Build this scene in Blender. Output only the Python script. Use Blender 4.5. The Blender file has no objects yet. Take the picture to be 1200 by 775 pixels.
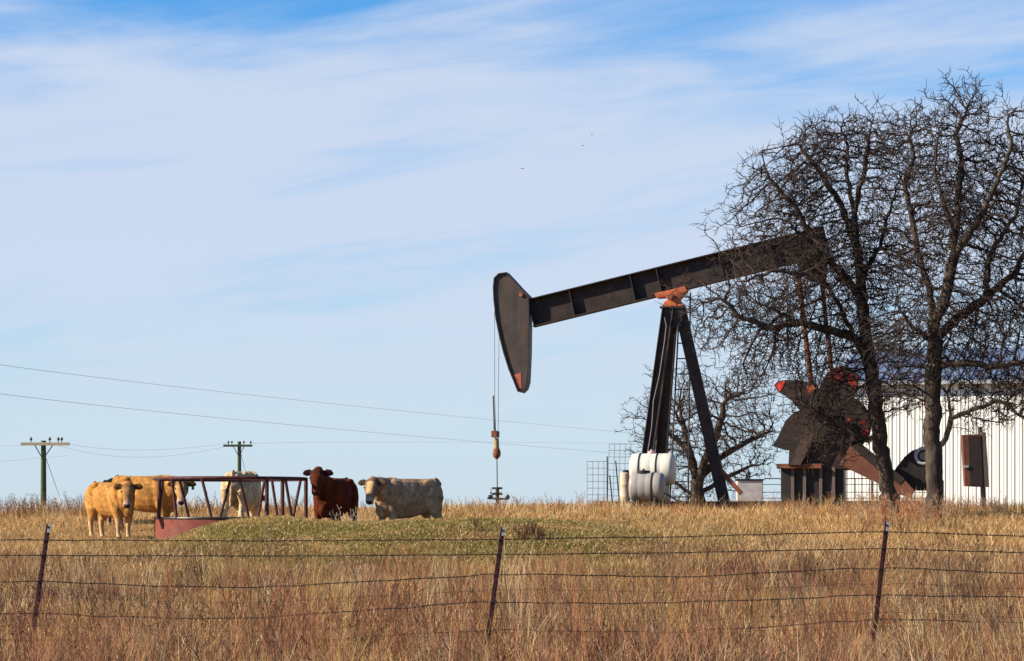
import bpy, bmesh, math, random
import numpy as np
from mathutils import Vector, Matrix, kdtree

R = math.radians
F, CX, HY, CZ = 3120.0, 600.0, 610.0, 1.6      # focal length, optical column, eye-level row, eye height
C = bpy.context.scene.collection
random.seed(4)
RG = np.random.default_rng(11)
V3 = Vector


def wp(px, py, Y):
    return V3(((px - CX) / F * Y, Y, CZ + (HY - py) / F * Y))


def wx(px, Y):
    return (px - CX) / F * Y


# ------------------------------------------------------------------ noise
_perm = np.random.default_rng(5).random((256, 256))


def vnoise(x, y, s=1.0, seed=0):
    x = np.asarray(x, float) / s + 37.3 * seed + 1000
    y = np.asarray(y, float) / s + 91.7 * seed + 1000
    xi, yi = np.floor(x).astype(int), np.floor(y).astype(int)
    fx, fy = x - xi, y - yi
    fx = fx * fx * (3 - 2 * fx)
    fy = fy * fy * (3 - 2 * fy)
    g = lambda a, b: _perm[a % 256, b % 256]
    return (g(xi, yi) * (1 - fx) + g(xi + 1, yi) * fx) * (1 - fy) + (g(xi, yi + 1) * (1 - fx) + g(xi + 1, yi + 1) * fx) * fy


def fbm(x, y, s=1.0, seed=0):
    return (vnoise(x, y, s, seed) * .5 + vnoise(x, y, s * .45, seed + 1) * .3 + vnoise(x, y, s * .2, seed + 2) * .2)


def sstep(a, b, x):
    t = np.clip((np.asarray(x, float) - a) / (b - a), 0, 1)
    return t * t * (3 - 2 * t)


# ------------------------------------------------------------------ terrain
_ky = np.arange(-400, 1200, 1.0)
_kl = np.interp(_ky, [-400, 0, 20, 31, 38, 45, 55, 62, 68, 75, 82, 90, 105, 130, 180, 300, 1200],
                [-.6, -.4, -.25, 0, .28, .6, 1.0, 1.26, 1.56, 1.80, 1.84, 1.7, .5, -1.6, -2.2, -3, -6])
_kr = np.interp(_ky, [-400, 0, 20, 31, 38, 45, 55, 62, 68, 75, 82, 90, 105, 140, 180, 300, 1200],
                [-.6, -.4, -.25, 0, .28, .6, 1.0, 1.30, 1.58, 1.82, 1.87, 1.90, 1.95, 2.0, 1.4, -1, -6])
_ker = np.exp(-np.linspace(-2, 2, 7) ** 2)
_ker /= _ker.sum()
_kl = np.convolve(np.pad(_kl, 3, mode='edge'), _ker, 'valid')
_kr = np.convolve(np.pad(_kr, 3, mode='edge'), _ker, 'valid')


def mound(x, y):
    dx = np.where(x < -1.9, (x + 1.9) / 5.0, (x + 1.9) / 5.2)
    dy = np.where(y < 53.8, (y - 53.8) / 6.2, (y - 53.8) / 2.6)
    return np.exp(-(np.abs(dx) ** np.where(dx < 0, 8, 5)) - dy ** 2)


def turfmask(x, y):
    dx = np.where(x < -1.9, (x + 1.9) / 5.6, (x + 1.9) / 5.2)
    dy = np.where(y < 53.8, (y - 53.8) / 8.6, (y - 53.8) / 3.4)
    k = np.exp(-(np.abs(dx) ** 4) - dy ** 2)
    return np.clip(k * (.55 + .9 * vnoise(x, y, 2.3, 41)), 0, 1)


def hgt(x, y):
    x = np.asarray(x, float)
    y = np.asarray(y, float)
    t = sstep(-8, 6, x)
    z = np.interp(y, _ky, _kl) * (1 - t) + np.interp(y, _ky, _kr) * t
    z = z + (.75 - .14 * sstep(-4.8, -3.2, x)) * mound(x, y)
    z = z + .13 * np.exp(-((x - 1.5) / 4.5) ** 2 - ((y - 74) / 7) ** 2) - .10 * sstep(-9, -13, x) * sstep(60, 72, y)
    z = z + (vnoise(x, y, 6, 3) - .5) * .13 + (vnoise(x, y, 1.7, 4) - .5) * .05
    return z


def gz(x, y):
    return float(hgt(x, y))


def ground_color(x, y):
    """dead-grass colour field shared by the soil sheet and the blades: returns (n,3)"""
    g = np.clip(turfmask(x, y) * 1.15, 0, 1)
    g2 = np.maximum(g, .8 * np.exp(-((x - .6) / 4.5) ** 4 - ((y - 60) / 6) ** 2))
    n1 = fbm(x, y, 7, 1)
    n2 = fbm(x, y, 2.2, 7)
    straw = np.array([.66, .385, .155])
    gold = np.array([.63, .355, .120])
    red = np.array([.39, .190, .095])
    green = np.array([.170, .160, .030])
    olive = np.array([.42, .295, .10])
    far = sstep(44, 66, y)[:, None]
    near = straw * (1 - .55 * n1[:, None]) + (red - straw) * sstep(.40, .68, n2)[:, None] * .8
    hi = gold * (1 - n1[:, None] * .25) + (straw - gold) * n2[:, None]
    c = near * (1 - far) + hi * far
    gm = (g2 * sstep(.36, .60, fbm(x, y, 1.5, 5) + .16 * g * sstep(56, 50, y)))[:, None]
    c = c * (1 - g2[:, None] * .5) + olive * g2[:, None] * .5
    c = c * (1 - gm * .66) + green * gm * .66
    return np.clip(c, 0, 1)


# ------------------------------------------------------------------ materials
MATS = {}


def mat(name, col, rough=.7, metal=0., var=.25, scale=6., bump=0., col2=None, mixw=.5, attr=False, stretch=(1, 1, 1), spec=.3, sharp=False):
    if name in MATS:
        return MATS[name]
    m = bpy.data.materials.new(name)
    m.use_nodes = True
    nt = m.node_tree
    b = nt.nodes['Principled BSDF']
    b.inputs['Roughness'].default_value = rough
    b.inputs['Metallic'].default_value = metal
    b.inputs['Specular IOR Level'].default_value = spec
    tc = nt.nodes.new('ShaderNodeTexCoord')
    mp = nt.nodes.new('ShaderNodeMapping')
    mp.inputs['Scale'].default_value = stretch
    nt.links.new(tc.outputs['Object'], mp.inputs['Vector'])
    nz = nt.nodes.new('ShaderNodeTexNoise')
    nz.inputs['Scale'].default_value = scale
    nz.inputs['Detail'].default_value = 6
    nz.inputs['Roughness'].default_value = .65
    nt.links.new(mp.outputs['Vector'], nz.inputs['Vector'])
    if attr:
        a = nt.nodes.new('ShaderNodeAttribute')
        a.attribute_name = 'Col'
        src = a.outputs['Color']
    else:
        rgb = nt.nodes.new('ShaderNodeRGB')
        rgb.outputs[0].default_value = (*col, 1)
        src = rgb.outputs[0]
    if col2 is not None:
        mr = nt.nodes.new('ShaderNodeMapRange')
        mr.inputs['From Min'].default_value = 1 - mixw - (.04 if sharp else .15)
        mr.inputs['From Max'].default_value = 1 - mixw + (.04 if sharp else .15)
        nz2 = nt.nodes.new('ShaderNodeTexNoise')
        nz2.inputs['Scale'].default_value = scale * .45
        nz2.inputs['Detail'].default_value = 8
        nz2.inputs['Roughness'].default_value = .7
        nt.links.new(mp.outputs['Vector'], nz2.inputs['Vector'])
        nt.links.new(nz2.outputs['Fac'], mr.inputs['Value'])
        mx = nt.nodes.new('ShaderNodeMix')
        mx.data_type = 'RGBA'
        nt.links.new(mr.outputs['Result'], mx.inputs['Factor'])
        nt.links.new(src, mx.inputs['A'])
        mx.inputs['B'].default_value = (*col2, 1)
        src = mx.outputs['Result']
    mr = nt.nodes.new('ShaderNodeMapRange')
    mr.inputs['From Min'].default_value = .3
    mr.inputs['From Max'].default_value = .7
    mr.inputs['To Min'].default_value = 1 - var
    mr.inputs['To Max'].default_value = 1 + var
    nt.links.new(nz.outputs['Fac'], mr.inputs['Value'])
    vm = nt.nodes.new('ShaderNodeVectorMath')
    vm.operation = 'SCALE'
    nt.links.new(src, vm.inputs[0])
    nt.links.new(mr.outputs['Result'], vm.inputs['Scale'])
    nt.links.new(vm.outputs['Vector'], b.inputs['Base Color'])
    if bump:
        bp = nt.nodes.new('ShaderNodeBump')
        bp.inputs['Strength'].default_value = 1
        bp.inputs['Distance'].default_value = bump
        nt.links.new(nz.outputs['Fac'], bp.inputs['Height'])
        nt.links.new(bp.outputs['Normal'], b.inputs['Normal'])
    MATS[name] = m
    return m


def leaf_mat(name, trans=.3):
    m = bpy.data.materials.new(name)
    m.use_nodes = True
    nt = m.node_tree
    nt.nodes.remove(nt.nodes['Principled BSDF'])
    out = nt.nodes['Material Output']
    a = nt.nodes.new('ShaderNodeAttribute')
    a.attribute_name = 'Col'
    d = nt.nodes.new('ShaderNodeBsdfDiffuse')
    t = nt.nodes.new('ShaderNodeBsdfTranslucent')
    mx = nt.nodes.new('ShaderNodeMixShader')
    mx.inputs['Fac'].default_value = trans
    nt.links.new(a.outputs['Color'], d.inputs['Color'])
    nt.links.new(a.outputs['Color'], t.inputs['Color'])
    nt.links.new(d.outputs['BSDF'], mx.inputs[1])
    nt.links.new(t.outputs['BSDF'], mx.inputs[2])
    nt.links.new(mx.outputs['Shader'], out.inputs['Surface'])
    return m


M_BLACK = mat('weathered_black_paint', (.026, .020, .018), .55, var=.4, scale=3, bump=.004, col2=(.085, .038, .022), mixw=.36)
M_BEAM = mat('dark_beam_paint', (.030, .023, .020), .75, var=.4, spec=.2, scale=3, bump=.004, col2=(.062, .034, .026), mixw=.40)
M_HEAD = mat('grey_brown_paint', (.058, .043, .036), .65, var=.35, scale=2.2, bump=.003, col2=(.12, .055, .027), mixw=.36, stretch=(2.2, 1, .7))
M_LEG = mat('leg_paint', (.055, .040, .034), .85, var=.4, spec=.15, scale=3, bump=.004, col2=(.075, .045, .034), mixw=.40)
M_TIP = mat('faded_red_paint', (.42, .10, .07), .7, var=.35, scale=8, col2=(.16, .06, .04), mixw=.42)
M_ORANGE = mat('orange_red_paint', (.55, .13, .045), .6, var=.25, scale=9, col2=(.22, .06, .03), mixw=.42)
M_RED = mat('bright_red_paint', (.62, .055, .035), .55, var=.4, scale=7, col2=(.06, .02, .02), mixw=.5, sharp=True)
M_RUST = mat('brown_rust', (.22, .075, .035), .85, var=.4, scale=9, bump=.003, col2=(.09, .04, .025), mixw=.45)
M_STEEL = mat('dull_steel', (.20, .20, .19), .5, .5, var=.25, scale=10)
M_GALV = mat('galvanised_wire', (.22, .23, .22), .55, .4, var=.2, scale=10)
M_WIRE = mat('rusted_wire', (.045, .028, .022), .8, .2, var=.3, scale=20)
M_CABLE = mat('cable_dark', (.30, .32, .34), .6, .3)
M_FEED = mat('rusty_red_feeder', (.080, .020, .014), .75, var=.5, scale=7, col2=(.07, .03, .025), mixw=.45)
M_SKIRT = mat('faded_red_sheet', (.175, .042, .028), .85, var=.35, scale=5, bump=.004, col2=(.16, .06, .04), mixw=.42)
M_POST = mat('maroon_post', (.060, .014, .013), .6, var=.3, scale=12, col2=(.03, .012, .012), mixw=.4)
M_WHITE = mat('white_post_tip', (.38, .38, .38), .5, var=.15)
M_POLE = mat('dark_green_pole', (.055, .072, .032), .9, var=.3, scale=6, bump=.004, stretch=(6, 6, .6))
M_ARM = mat('weathered_crossarm', (.42, .34, .22), .9, var=.25, scale=6)
M_CERAM = mat('dark_insulator', (.05, .035, .03), .35)
M_BARK = mat('furrowed_dark_bark', (.048, .035, .027), .95, var=.55, scale=9, bump=.03, col2=(.11, .085, .06), mixw=.42, stretch=(1, 1, .3), spec=.1)
M_TWIG = mat('twig_bark', (.048, .034, .028), .95, var=.4, scale=3, spec=.1)
M_TANKW = mat('white_poly', (.60, .56, .47), .4, var=.06, scale=3, col2=(.66, .58, .46), mixw=.35)
M_TANKG = mat('grey_poly', (.29, .26, .235), .45, var=.1, scale=4, col2=(.38, .30, .25), mixw=.36)
M_TANKC = mat('cream_poly', (.52, .42, .29), .5, var=.12, scale=6, col2=(.42, .20, .10), mixw=.38)
M_LID = mat('black_plastic', (.02, .02, .02), .4)
M_PINK = mat('pink_plastic', (.62, .36, .38), .5)
M_WALL = mat('white_ribbed_metal', (.82, .81, .74), .45, var=.05, scale=1.2, col2=(.70, .66, .56), mixw=.3, stretch=(2, 2, .25))
M_ROOF = mat('blue_grey_metal_roof', (.15, .18, .245), .5, .05, var=.15, scale=1.5)
M_BOX = mat('pale_weathered_box', (.55, .50, .47), .6, var=.2, scale=4, col2=(.35, .30, .27), mixw=.4)
M_BROWN = mat('reddish_brown_metal', (.15, .055, .034), .7, var=.3, scale=6)
M_DKBOX = mat('dark_brown_metal', (.040, .026, .022), .7, var=.3, scale=6)
M_GREYW = mat('weathered_grey_wood', (.13, .10, .085), .9, var=.4, scale=8, stretch=(6, 6, .6), bump=.003)
M_TAG = mat('green_tag', (.05, .22, .07), .5)
M_EYE = mat('eye_black', (.008, .006, .005), .15, spec=.6)
M_HAY = mat('dark_hay', (.12, .07, .035), .95, var=.6, scale=14, bump=.03)


# ------------------------------------------------------------------ mesh builder
class MB:
    def __init__(s):
        s.v, s.f = [], []

    def add(s, vs, fs):
        o = len(s.v)
        s.v += [tuple(p) for p in vs]
        s.f += [tuple(i + o for i in f) for f in fs]
        return s

    def box(s, c, h, M=None):
        pts = [V3((sx * h[0], sy * h[1], sz * h[2])) for sz in (-1, 1) for sx, sy in ((-1, -1), (1, -1), (1, 1), (-1, 1))]
        if M is not None:
            pts = [M @ p for p in pts]
        c = V3(c)
        return s.add([c + p for p in pts], [(3, 2, 1, 0), (4, 5, 6, 7), (0, 1, 5, 4), (1, 2, 6, 5), (2, 3, 7, 6), (3, 0, 4, 7)])

    def prism(s, poly, y0, y1):
        """polygon [(x,z)] extruded along y"""
        n = len(poly)
        a = sum(poly[i][0] * poly[(i + 1) % n][1] - poly[(i + 1) % n][0] * poly[i][1] for i in range(n))
        if a < 0:
            poly = poly[::-1]
        if y0 > y1:
            y0, y1 = y1, y0
        vs = [(x, y0, z) for x, z in poly] + [(x, y1, z) for x, z in poly]
        fs = [tuple(range(n)), tuple(range(2 * n - 1, n - 1, -1))] + [(i + n, (i + 1) % n + n, (i + 1) % n, i) for i in range(n)]
        return s.add(vs, fs)

    def tube(s, pts, r, k=8, caps=True):
        pts = [V3(p) for p in pts]
        n = len(pts)
        rs = r if isinstance(r, (list, tuple)) else [r] * n
        t0 = (pts[1] - pts[0]).normalized()
        up = V3((0, 0, 1)) if abs(t0.z) < .9 else V3((1, 0, 0))
        a = t0.cross(up).normalized()
        vs = []
        for i in range(n):
            t = (pts[min(i + 1, n - 1)] - pts[max(i - 1, 0)])
            t = t.normalized() if t.length > 1e-9 else t0
            a = (a - t * a.dot(t))
            a = a.normalized() if a.length > 1e-6 else t.orthogonal().normalized()
            b = t.cross(a)
            for j in range(k):
                an = 2 * math.pi * j / k
                vs.append(pts[i] + (a * math.cos(an) + b * math.sin(an)) * rs[i])
        fs = [(i * k + j, i * k + (j + 1) % k, (i + 1) * k + (j + 1) % k, (i + 1) * k + j) for i in range(n - 1) for j in range(k)]
        if caps:
            fs += [tuple(range(k - 1, -1, -1)), tuple(range((n - 1) * k, n * k))]
        return s.add(vs, fs)

    def bar(s, p0, p1, w, d, up=(0, 1, 0)):
        """rectangular bar, w across, d along the 'up' hint"""
        p0, p1 = V3(p0), V3(p1)
        t = (p1 - p0)
        L = t.length
        t.normalize()
        u = V3(up)
        u = (u - t * u.dot(t)).normalized()
        a = t.cross(u)
        M = Matrix((a, u, t)).transposed()
        return s.box((p0 + p1) / 2, (w / 2, d / 2, L / 2), M)

    def lathe(s, prof, axis='z', c=(0, 0, 0), k=24):
        """profile [(r,h)] turned about an axis"""
        vs = []
        for r, h in prof:
            for j in range(k):
                an = 2 * math.pi * j / k
                a, b = r * math.cos(an), r * math.sin(an)
                p = {'z': (a, b, h), 'x': (h, a, b), 'y': (b, h, a)}[axis]
                vs.append((p[0] + c[0], p[1] + c[1], p[2] + c[2]))
        n = len(prof)
        fs = [(i * k + j, i * k + (j + 1) % k, (i + 1) * k + (j + 1) % k, (i + 1) * k + j) for i in range(n - 1) for j in range(k)]
        fs += [tuple(range(k - 1, -1, -1)), tuple(range((n - 1) * k, n * k))]
        return s.add(vs, fs)

    def torus(s, c, Rr, r, axis='y', k=24, j=8):
        vs, fs = [], []
        for a in range(k):
            A = 2 * math.pi * a / k
            for b in range(j):
                B = 2 * math.pi * b / j
                q, h = Rr + r * math.cos(B), r * math.sin(B)
                p = (q * math.cos(A), h, q * math.sin(A)) if axis == 'y' else (q * math.cos(A), q * math.sin(A), h)
                vs.append((p[0] + c[0], p[1] + c[1], p[2] + c[2]))
                fs.append((a * j + b, ((a + 1) % k) * j + b, ((a + 1) % k) * j + (b + 1) % j, a * j + (b + 1) % j))
        return s.add(vs, fs)

    def build(s, name, m, parent=None, bevel=0, smooth=False, loc=None):
        me = bpy.data.meshes.new(name)
        me.from_pydata(s.v, [], s.f)
        me.validate()
        me.materials.append(m)
        bm = bmesh.new()
        bm.from_mesh(me)
        bmesh.ops.recalc_face_normals(bm, faces=bm.faces)
        bm.to_mesh(me)
        bm.free()
        if smooth:
            me.shade_smooth()
            me.set_sharp_from_angle(angle=R(40))
        o = bpy.data.objects.new(name, me)
        C.objects.link(o)
        if parent is not None:
            o.parent = parent
        if loc is not None:
            o.location = loc
        if bevel:
            b = o.modifiers.new('Bevel', 'BEVEL')
            b.width = bevel
            b.segments = 2
            b.limit_method = 'ANGLE'
        return o


def tag(o, label, cat, group=None, kind=None):
    if label:
        o['label'] = label
    if cat:
        o['category'] = cat
    if group:
        o['group'] = group
    if kind:
        o['kind'] = kind
    return o


def thing(name, label, cat, loc=(0, 0, 0), rz=0, group=None, sc=1):
    o = bpy.data.objects.new(name, None)
    o.empty_display_size = .2
    C.objects.link(o)
    o.location = loc
    o.rotation_euler = (0, 0, rz)
    o.scale = (sc, sc, sc)
    return tag(o, label, cat, group)


def np_mesh(name, verts, tris, cols=None, m=None):
    me = bpy.data.meshes.new(name)
    nv, nf = len(verts), len(tris)
    me.vertices.add(nv)
    me.vertices.foreach_set('co', np.asarray(verts, np.float32).ravel())
    me.loops.add(nf * 3)
    me.loops.foreach_set('vertex_index', np.asarray(tris, np.int32).ravel())
    me.polygons.add(nf)
    me.polygons.foreach_set('loop_start', np.arange(0, nf * 3, 3, dtype=np.int32))
    if cols is not None:
        a = me.color_attributes.new('Col', 'FLOAT_COLOR', 'POINT')
        c4 = np.ones((nv, 4), np.float32)
        c4[:, :3] = cols
        a.data.foreach_set('color', c4.ravel())
    me.update(calc_edges=True)
    if m:
        me.materials.append(m)
    return me


# ------------------------------------------------------------------ ground
def build_ground():
    xs = np.concatenate([-np.geomspace(3000, 42, 22), np.arange(-40, 46, .45), np.geomspace(48, 3000, 22)])
    ys = np.concatenate([-np.geomspace(600, 6, 12), np.arange(0, 20, 2.), np.arange(20, 100, .4), np.arange(100, 220, 3.), np.geomspace(225, 4000, 16)])
    X, Yg = np.meshgrid(xs, ys)
    x, y = X.ravel(), Yg.ravel()
    z = hgt(x, y)
    nx, ny = len(xs), len(ys)
    i = np.arange((nx - 1) * (ny - 1))
    r, c = i // (nx - 1), i % (nx - 1)
    a = r * nx + c
    tris = np.concatenate([np.stack([a, a + 1, a + nx + 1], 1), np.stack([a, a + nx + 1, a + nx], 1)])
    col = ground_color(x, y) * .55
    m = mat('dry_soil', (0, 0, 0), .95, var=.4, scale=4, bump=.03, attr=True, spec=.1)
    me = np_mesh('ground', np.stack([x, y, z], 1), tris, col, m)
    me.shade_smooth()
    o = bpy.data.objects.new('ground', me)
    C.objects.link(o)
    tag(o, 'dry pasture slope rising to a low crest', None, kind='structure')


build_ground()
M_LEAF = leaf_mat('dry_blade')


def blades(x, y, h, w, lean, col, tipcol=None, dirn=None, segs=2):
    """numpy blades: bases at (x,y), height h, width w, lean = tip offset as a share of h"""
    n = len(x)
    z = hgt(x, y) - .02
    ph = RG.random(n) * 2 * math.pi if dirn is None else dirn
    fa = RG.random(n) * math.pi
    dx, dy = np.cos(ph) * lean * h, np.sin(ph) * lean * h
    wx_, wy_ = np.cos(fa) * w / 2, np.sin(fa) * w / 2
    B = np.stack([x, y, z], 1)
    W = np.stack([wx_, wy_, np.zeros(n)], 1)
    mid = B + np.stack([dx * .32, dy * .32, h * .55], 1)
    tip = B + np.stack([dx, dy, h * np.sqrt(np.clip(1 - lean ** 2 * .6, .1, 1))], 1)
    v = np.stack([B - W, B + W, mid - W * .85, mid + W * .85, tip], 1).reshape(-1, 3)
    o = (np.arange(n) * 5)[:, None]
    t = np.concatenate([o + np.array([[0, 1, 3]]), o + np.array([[0, 3, 2]]), o + np.array([[2, 3, 4]])])
    tc = col if tipcol is None else tipcol
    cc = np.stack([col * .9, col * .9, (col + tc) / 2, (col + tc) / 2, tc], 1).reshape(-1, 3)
    return v, t, cc


def join_sets(sets):
    vs, ts, cs, o = [], [], [], 0
    for v, t, c in sets:
        vs.append(v)
        ts.append(t + o)
        cs.append(c)
        o += len(v)
    return np.concatenate(vs), np.concatenate(ts), np.concatenate(cs)


def sample(n, y0, y1, p=1.6, margin=2.5):
    a = RG.random(n)
    q = 2 - p      # area density ~ Y^-p, width ~ Y
    if abs(q) < 1e-3:
        y = y0 * (y1 / y0) ** a
    else:
        y = (y0 ** q + a * (y1 ** q - y0 ** q)) ** (1 / q)
    x = (RG.random(n) * 2 - 1) * (y * .195 + margin)
    return x, y


def stuff_obj(name, sets, label, m=None):
    v, t, c = join_sets(sets)
    me = np_mesh(name, v, t, c, m or M_LEAF)
    o = bpy.data.objects.new(name, me)
    C.objects.link(o)
    tag(o, label, 'grass', kind='stuff')
    return o


def jitcol(c, n, s=.25):
    k = 1 + (RG.random((n, 1)) - .5) * 2 * s
    hue = (RG.random((n, 1)) - .5) * .16
    out = c * k
    out[:, 0:1] *= 1 + hue
    out[:, 2:3] *= 1 - hue
    return np.clip(out, .005, .9)


RED = np.array([.27, .118, .060])
PALE = np.array([.74, .55, .29])
DARK = np.array([.085, .045, .028])
GOLD = np.array([.50, .30, .10])


def build_grass():
    sets = []
    # the whole slope, longer blades towards the camera, very short on the berm and where cattle tread
    for n, y0, y1, p, wk in ((330000, 21, 46, 1.5, .0070), (190000, 44, 70, 1.2, .0085), (100000, 66, 90, .6, .011)):
        x, y = sample(n, y0, y1, p)
        mo = turfmask(x, y)
        tread = np.exp(-((x + 6.5) / 4.5) ** 4 - ((y - 61) / 4.5) ** 4)
        short = np.clip(np.maximum(mo * 1.25, tread * .8), 0, 1)
        short = np.maximum(short, .75 * np.exp(-((x - 0.5) / 4.5) ** 4 - ((y - 59) / 6.0) ** 2))
        cl = fbm(x, y, 1.1, 9)
        h = (.09 + .34 * cl ** 1.2) * (1 - short) + (.05 + .05 * cl) * short
        h *= np.interp(y, [20, 34, 46, 60, 70, 80, 90], [.95, 1.0, .9, .8, .85, .8, .8])
        h *= .6 + .8 * RG.random(n)
        col = jitcol(ground_color(x, y), n, .38)
        r = RG.random(n)
        pale = (r < .22)[:, None]
        col = np.where(pale, jitcol(np.tile(PALE, (n, 1)), n, .2) * (1 - .25 * short[:, None]), col)
        dk = (r > .80 - .16 * (fbm(x, y, 1.6, 61) > .56))[:, None]
        col = np.where(dk, col * .3, col)
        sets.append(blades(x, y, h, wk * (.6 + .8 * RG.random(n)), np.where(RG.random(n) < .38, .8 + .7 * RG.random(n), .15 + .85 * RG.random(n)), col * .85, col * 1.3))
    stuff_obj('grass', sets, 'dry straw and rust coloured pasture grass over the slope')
    # short dense green-olive turf on the berm
    n = 230000
    x = RG.normal(-1.8, 3.6, n)
    y = RG.normal(51.2, 5.2, n)
    k = (turfmask(x, y) + .5 * np.exp(-((x - 2) / 4.5) ** 4 - ((y - 58) / 5) ** 2)) > RG.random(n) * .9
    x, y = x[k], y[k]
    n = len(x)
    col = jitcol(ground_color(x, y), n, .45)
    col = np.where((RG.random(n) < .14)[:, None], jitcol(np.tile(PALE, (n, 1)), n, .2), col)
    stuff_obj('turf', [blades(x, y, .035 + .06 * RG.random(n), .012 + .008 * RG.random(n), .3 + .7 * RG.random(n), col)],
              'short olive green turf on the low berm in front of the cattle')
    # tall reddish seed stems in the foreground, in clumps
    sets = []
    nc = 900
    cx, cy = sample(nc, 22.5, 46, 1.7)
    for i in range(nc):
        k = int(random.uniform(10, 42))
        rr = random.uniform(.08, .35)
        x = RG.normal(cx[i], rr, k)
        y = RG.normal(cy[i], rr, k)
        big = random.uniform(.55, 1.15) * (1 - .8 * float(mound(cx[i], cy[i])))
        if float(turfmask(cx[i], cy[i])) > .25:
            continue
        h = big * (.5 + .5 * RG.random(k))
        base = {0: RED, 1: RED * 1.3, 2: GOLD * .8, 3: PALE * .7, 4: DARK * 1.5, 5: np.array([.34, .17, .09])}[random.choice([0, 0, 5, 1, 5, 2, 3, 4, 4])]
        col = jitcol(np.tile(base, (k, 1)), k, .3)
        dirn = RG.normal(random.choice([2.6, 2.9, .3]), .9, k)
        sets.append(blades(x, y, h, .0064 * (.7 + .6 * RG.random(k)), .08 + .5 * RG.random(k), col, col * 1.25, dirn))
    # feathery seed heads: short fine hairs near the tips
    stuff_obj('seed_stems', sets, 'tall reddish bluestem clumps standing in the foreground grass')
    # wisps along the crest against the sky
    sets = []
    nc = 900
    cx, cy = sample(nc, 69, 80, 0, 1.5)
    for i in range(nc):
        k = int(random.uniform(8, 30))
        rr = random.uniform(.1, .5)
        x = RG.normal(cx[i], rr, k)
        y = RG.normal(cy[i], rr, k)
        left = cx[i] < -9
        dens = vnoise(cx[i], 0, 2.5, 12)
        big = random.uniform(.25, .70) * (.45 + 1.0 * float(dens)) * (1.25 if left else .9)
        h = big * (.4 + .6 * RG.random(k))
        base = random.choice([GOLD, GOLD * .8, PALE * .9, RED * 1.5, DARK * 2])
        col = jitcol(np.tile(base, (k, 1)), k, .3)
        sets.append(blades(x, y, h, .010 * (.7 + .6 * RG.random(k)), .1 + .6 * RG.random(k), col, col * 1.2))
    stuff_obj('crest_grass', sets, 'wispy golden grass along the crest against the sky')


build_grass()


# ------------------------------------------------------------------ forbs (branching dead weeds)
def twig_tris(paths, radii, cols):
    """3-sided thin tubes for straight segments, all numpy"""
    vs, ts, cs = [], [], []
    P0 = np.array([p[0] for p in paths])
    P1 = np.array([p[1] for p in paths])
    r0 = np.array(radii)[:, 0:1]
    r1 = np.array(radii)[:, 1:2]
    T = P1 - P0
    L = np.linalg.norm(T, axis=1, keepdims=True) + 1e-9
    T = T / L
    up = np.where(np.abs(T[:, 2:3]) < .9, np.array([[0, 0, 1.]]), np.array([[1., 0, 0]]))
    A = np.cross(T, up)
    A /= np.linalg.norm(A, axis=1, keepdims=True)
    B = np.cross(T, A)
    ring = []
    for P, r in ((P0, r0), (P1, r1)):
        for j in range(3):
            an = 2 * math.pi * j / 3
            ring.append(P + (A * math.cos(an) + B * math.sin(an)) * r)
    v = np.stack(ring, 1).reshape(-1, 3)
    n = len(P0)
    o = (np.arange(n) * 6)[:, None]
    t = np.concatenate([o + np.array([f]) for f in ((0, 1, 4), (0, 4, 3), (1, 2, 5), (1, 5, 4), (2, 0, 3), (2, 3, 5))])
    c = np.repeat(np.array(cols), 6, axis=0)
    return v, t, c


def forb(px, py, Y, hh, col, spread=.5, n=10, segs=None):
    """one many-stemmed weed"""
    X = wx(px, Y)
    segs = segs if segs is not None else ([], [], [])
    z0 = gz(X, Y)
    for _ in range(n):
        a = random.uniform(0, 6.28)
        p = V3((X + random.gauss(0, .05), Y + random.gauss(0, .05), z0))
        d = V3((math.cos(a) * spread * random.random(), math.sin(a) * spread * random.random(), 1)).normalized()
        L = hh * random.uniform(.6, 1)
        k = 6
        for i in range(k):
            q = p + d * (L / k)
            segs[0].append((p, q))
            segs[1].append((.006 * (1 - .6 * i / k), .006 * (1 - .6 * (i + 1) / k)))
            segs[2].append(tuple(col * random.uniform(.7, 1.3)))
            if i >= 2:
                for _b in range(2):
                    e = (d + V3((random.gauss(0, .7), random.gauss(0, .7), random.gauss(.2, .3)))).normalized()
                    r = q + e * L * .17 * random.uniform(.5, 1.2)
                    segs[0].append((q, r))
                    segs[1].append((.004, .003))
                    segs[2].append(tuple(col * random.uniform(.7, 1.5)))
            p = q
            d = (d + V3((random.gauss(0, .13), random.gauss(0, .13), random.gauss(0, .05)))).normalized()
    return segs


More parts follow.
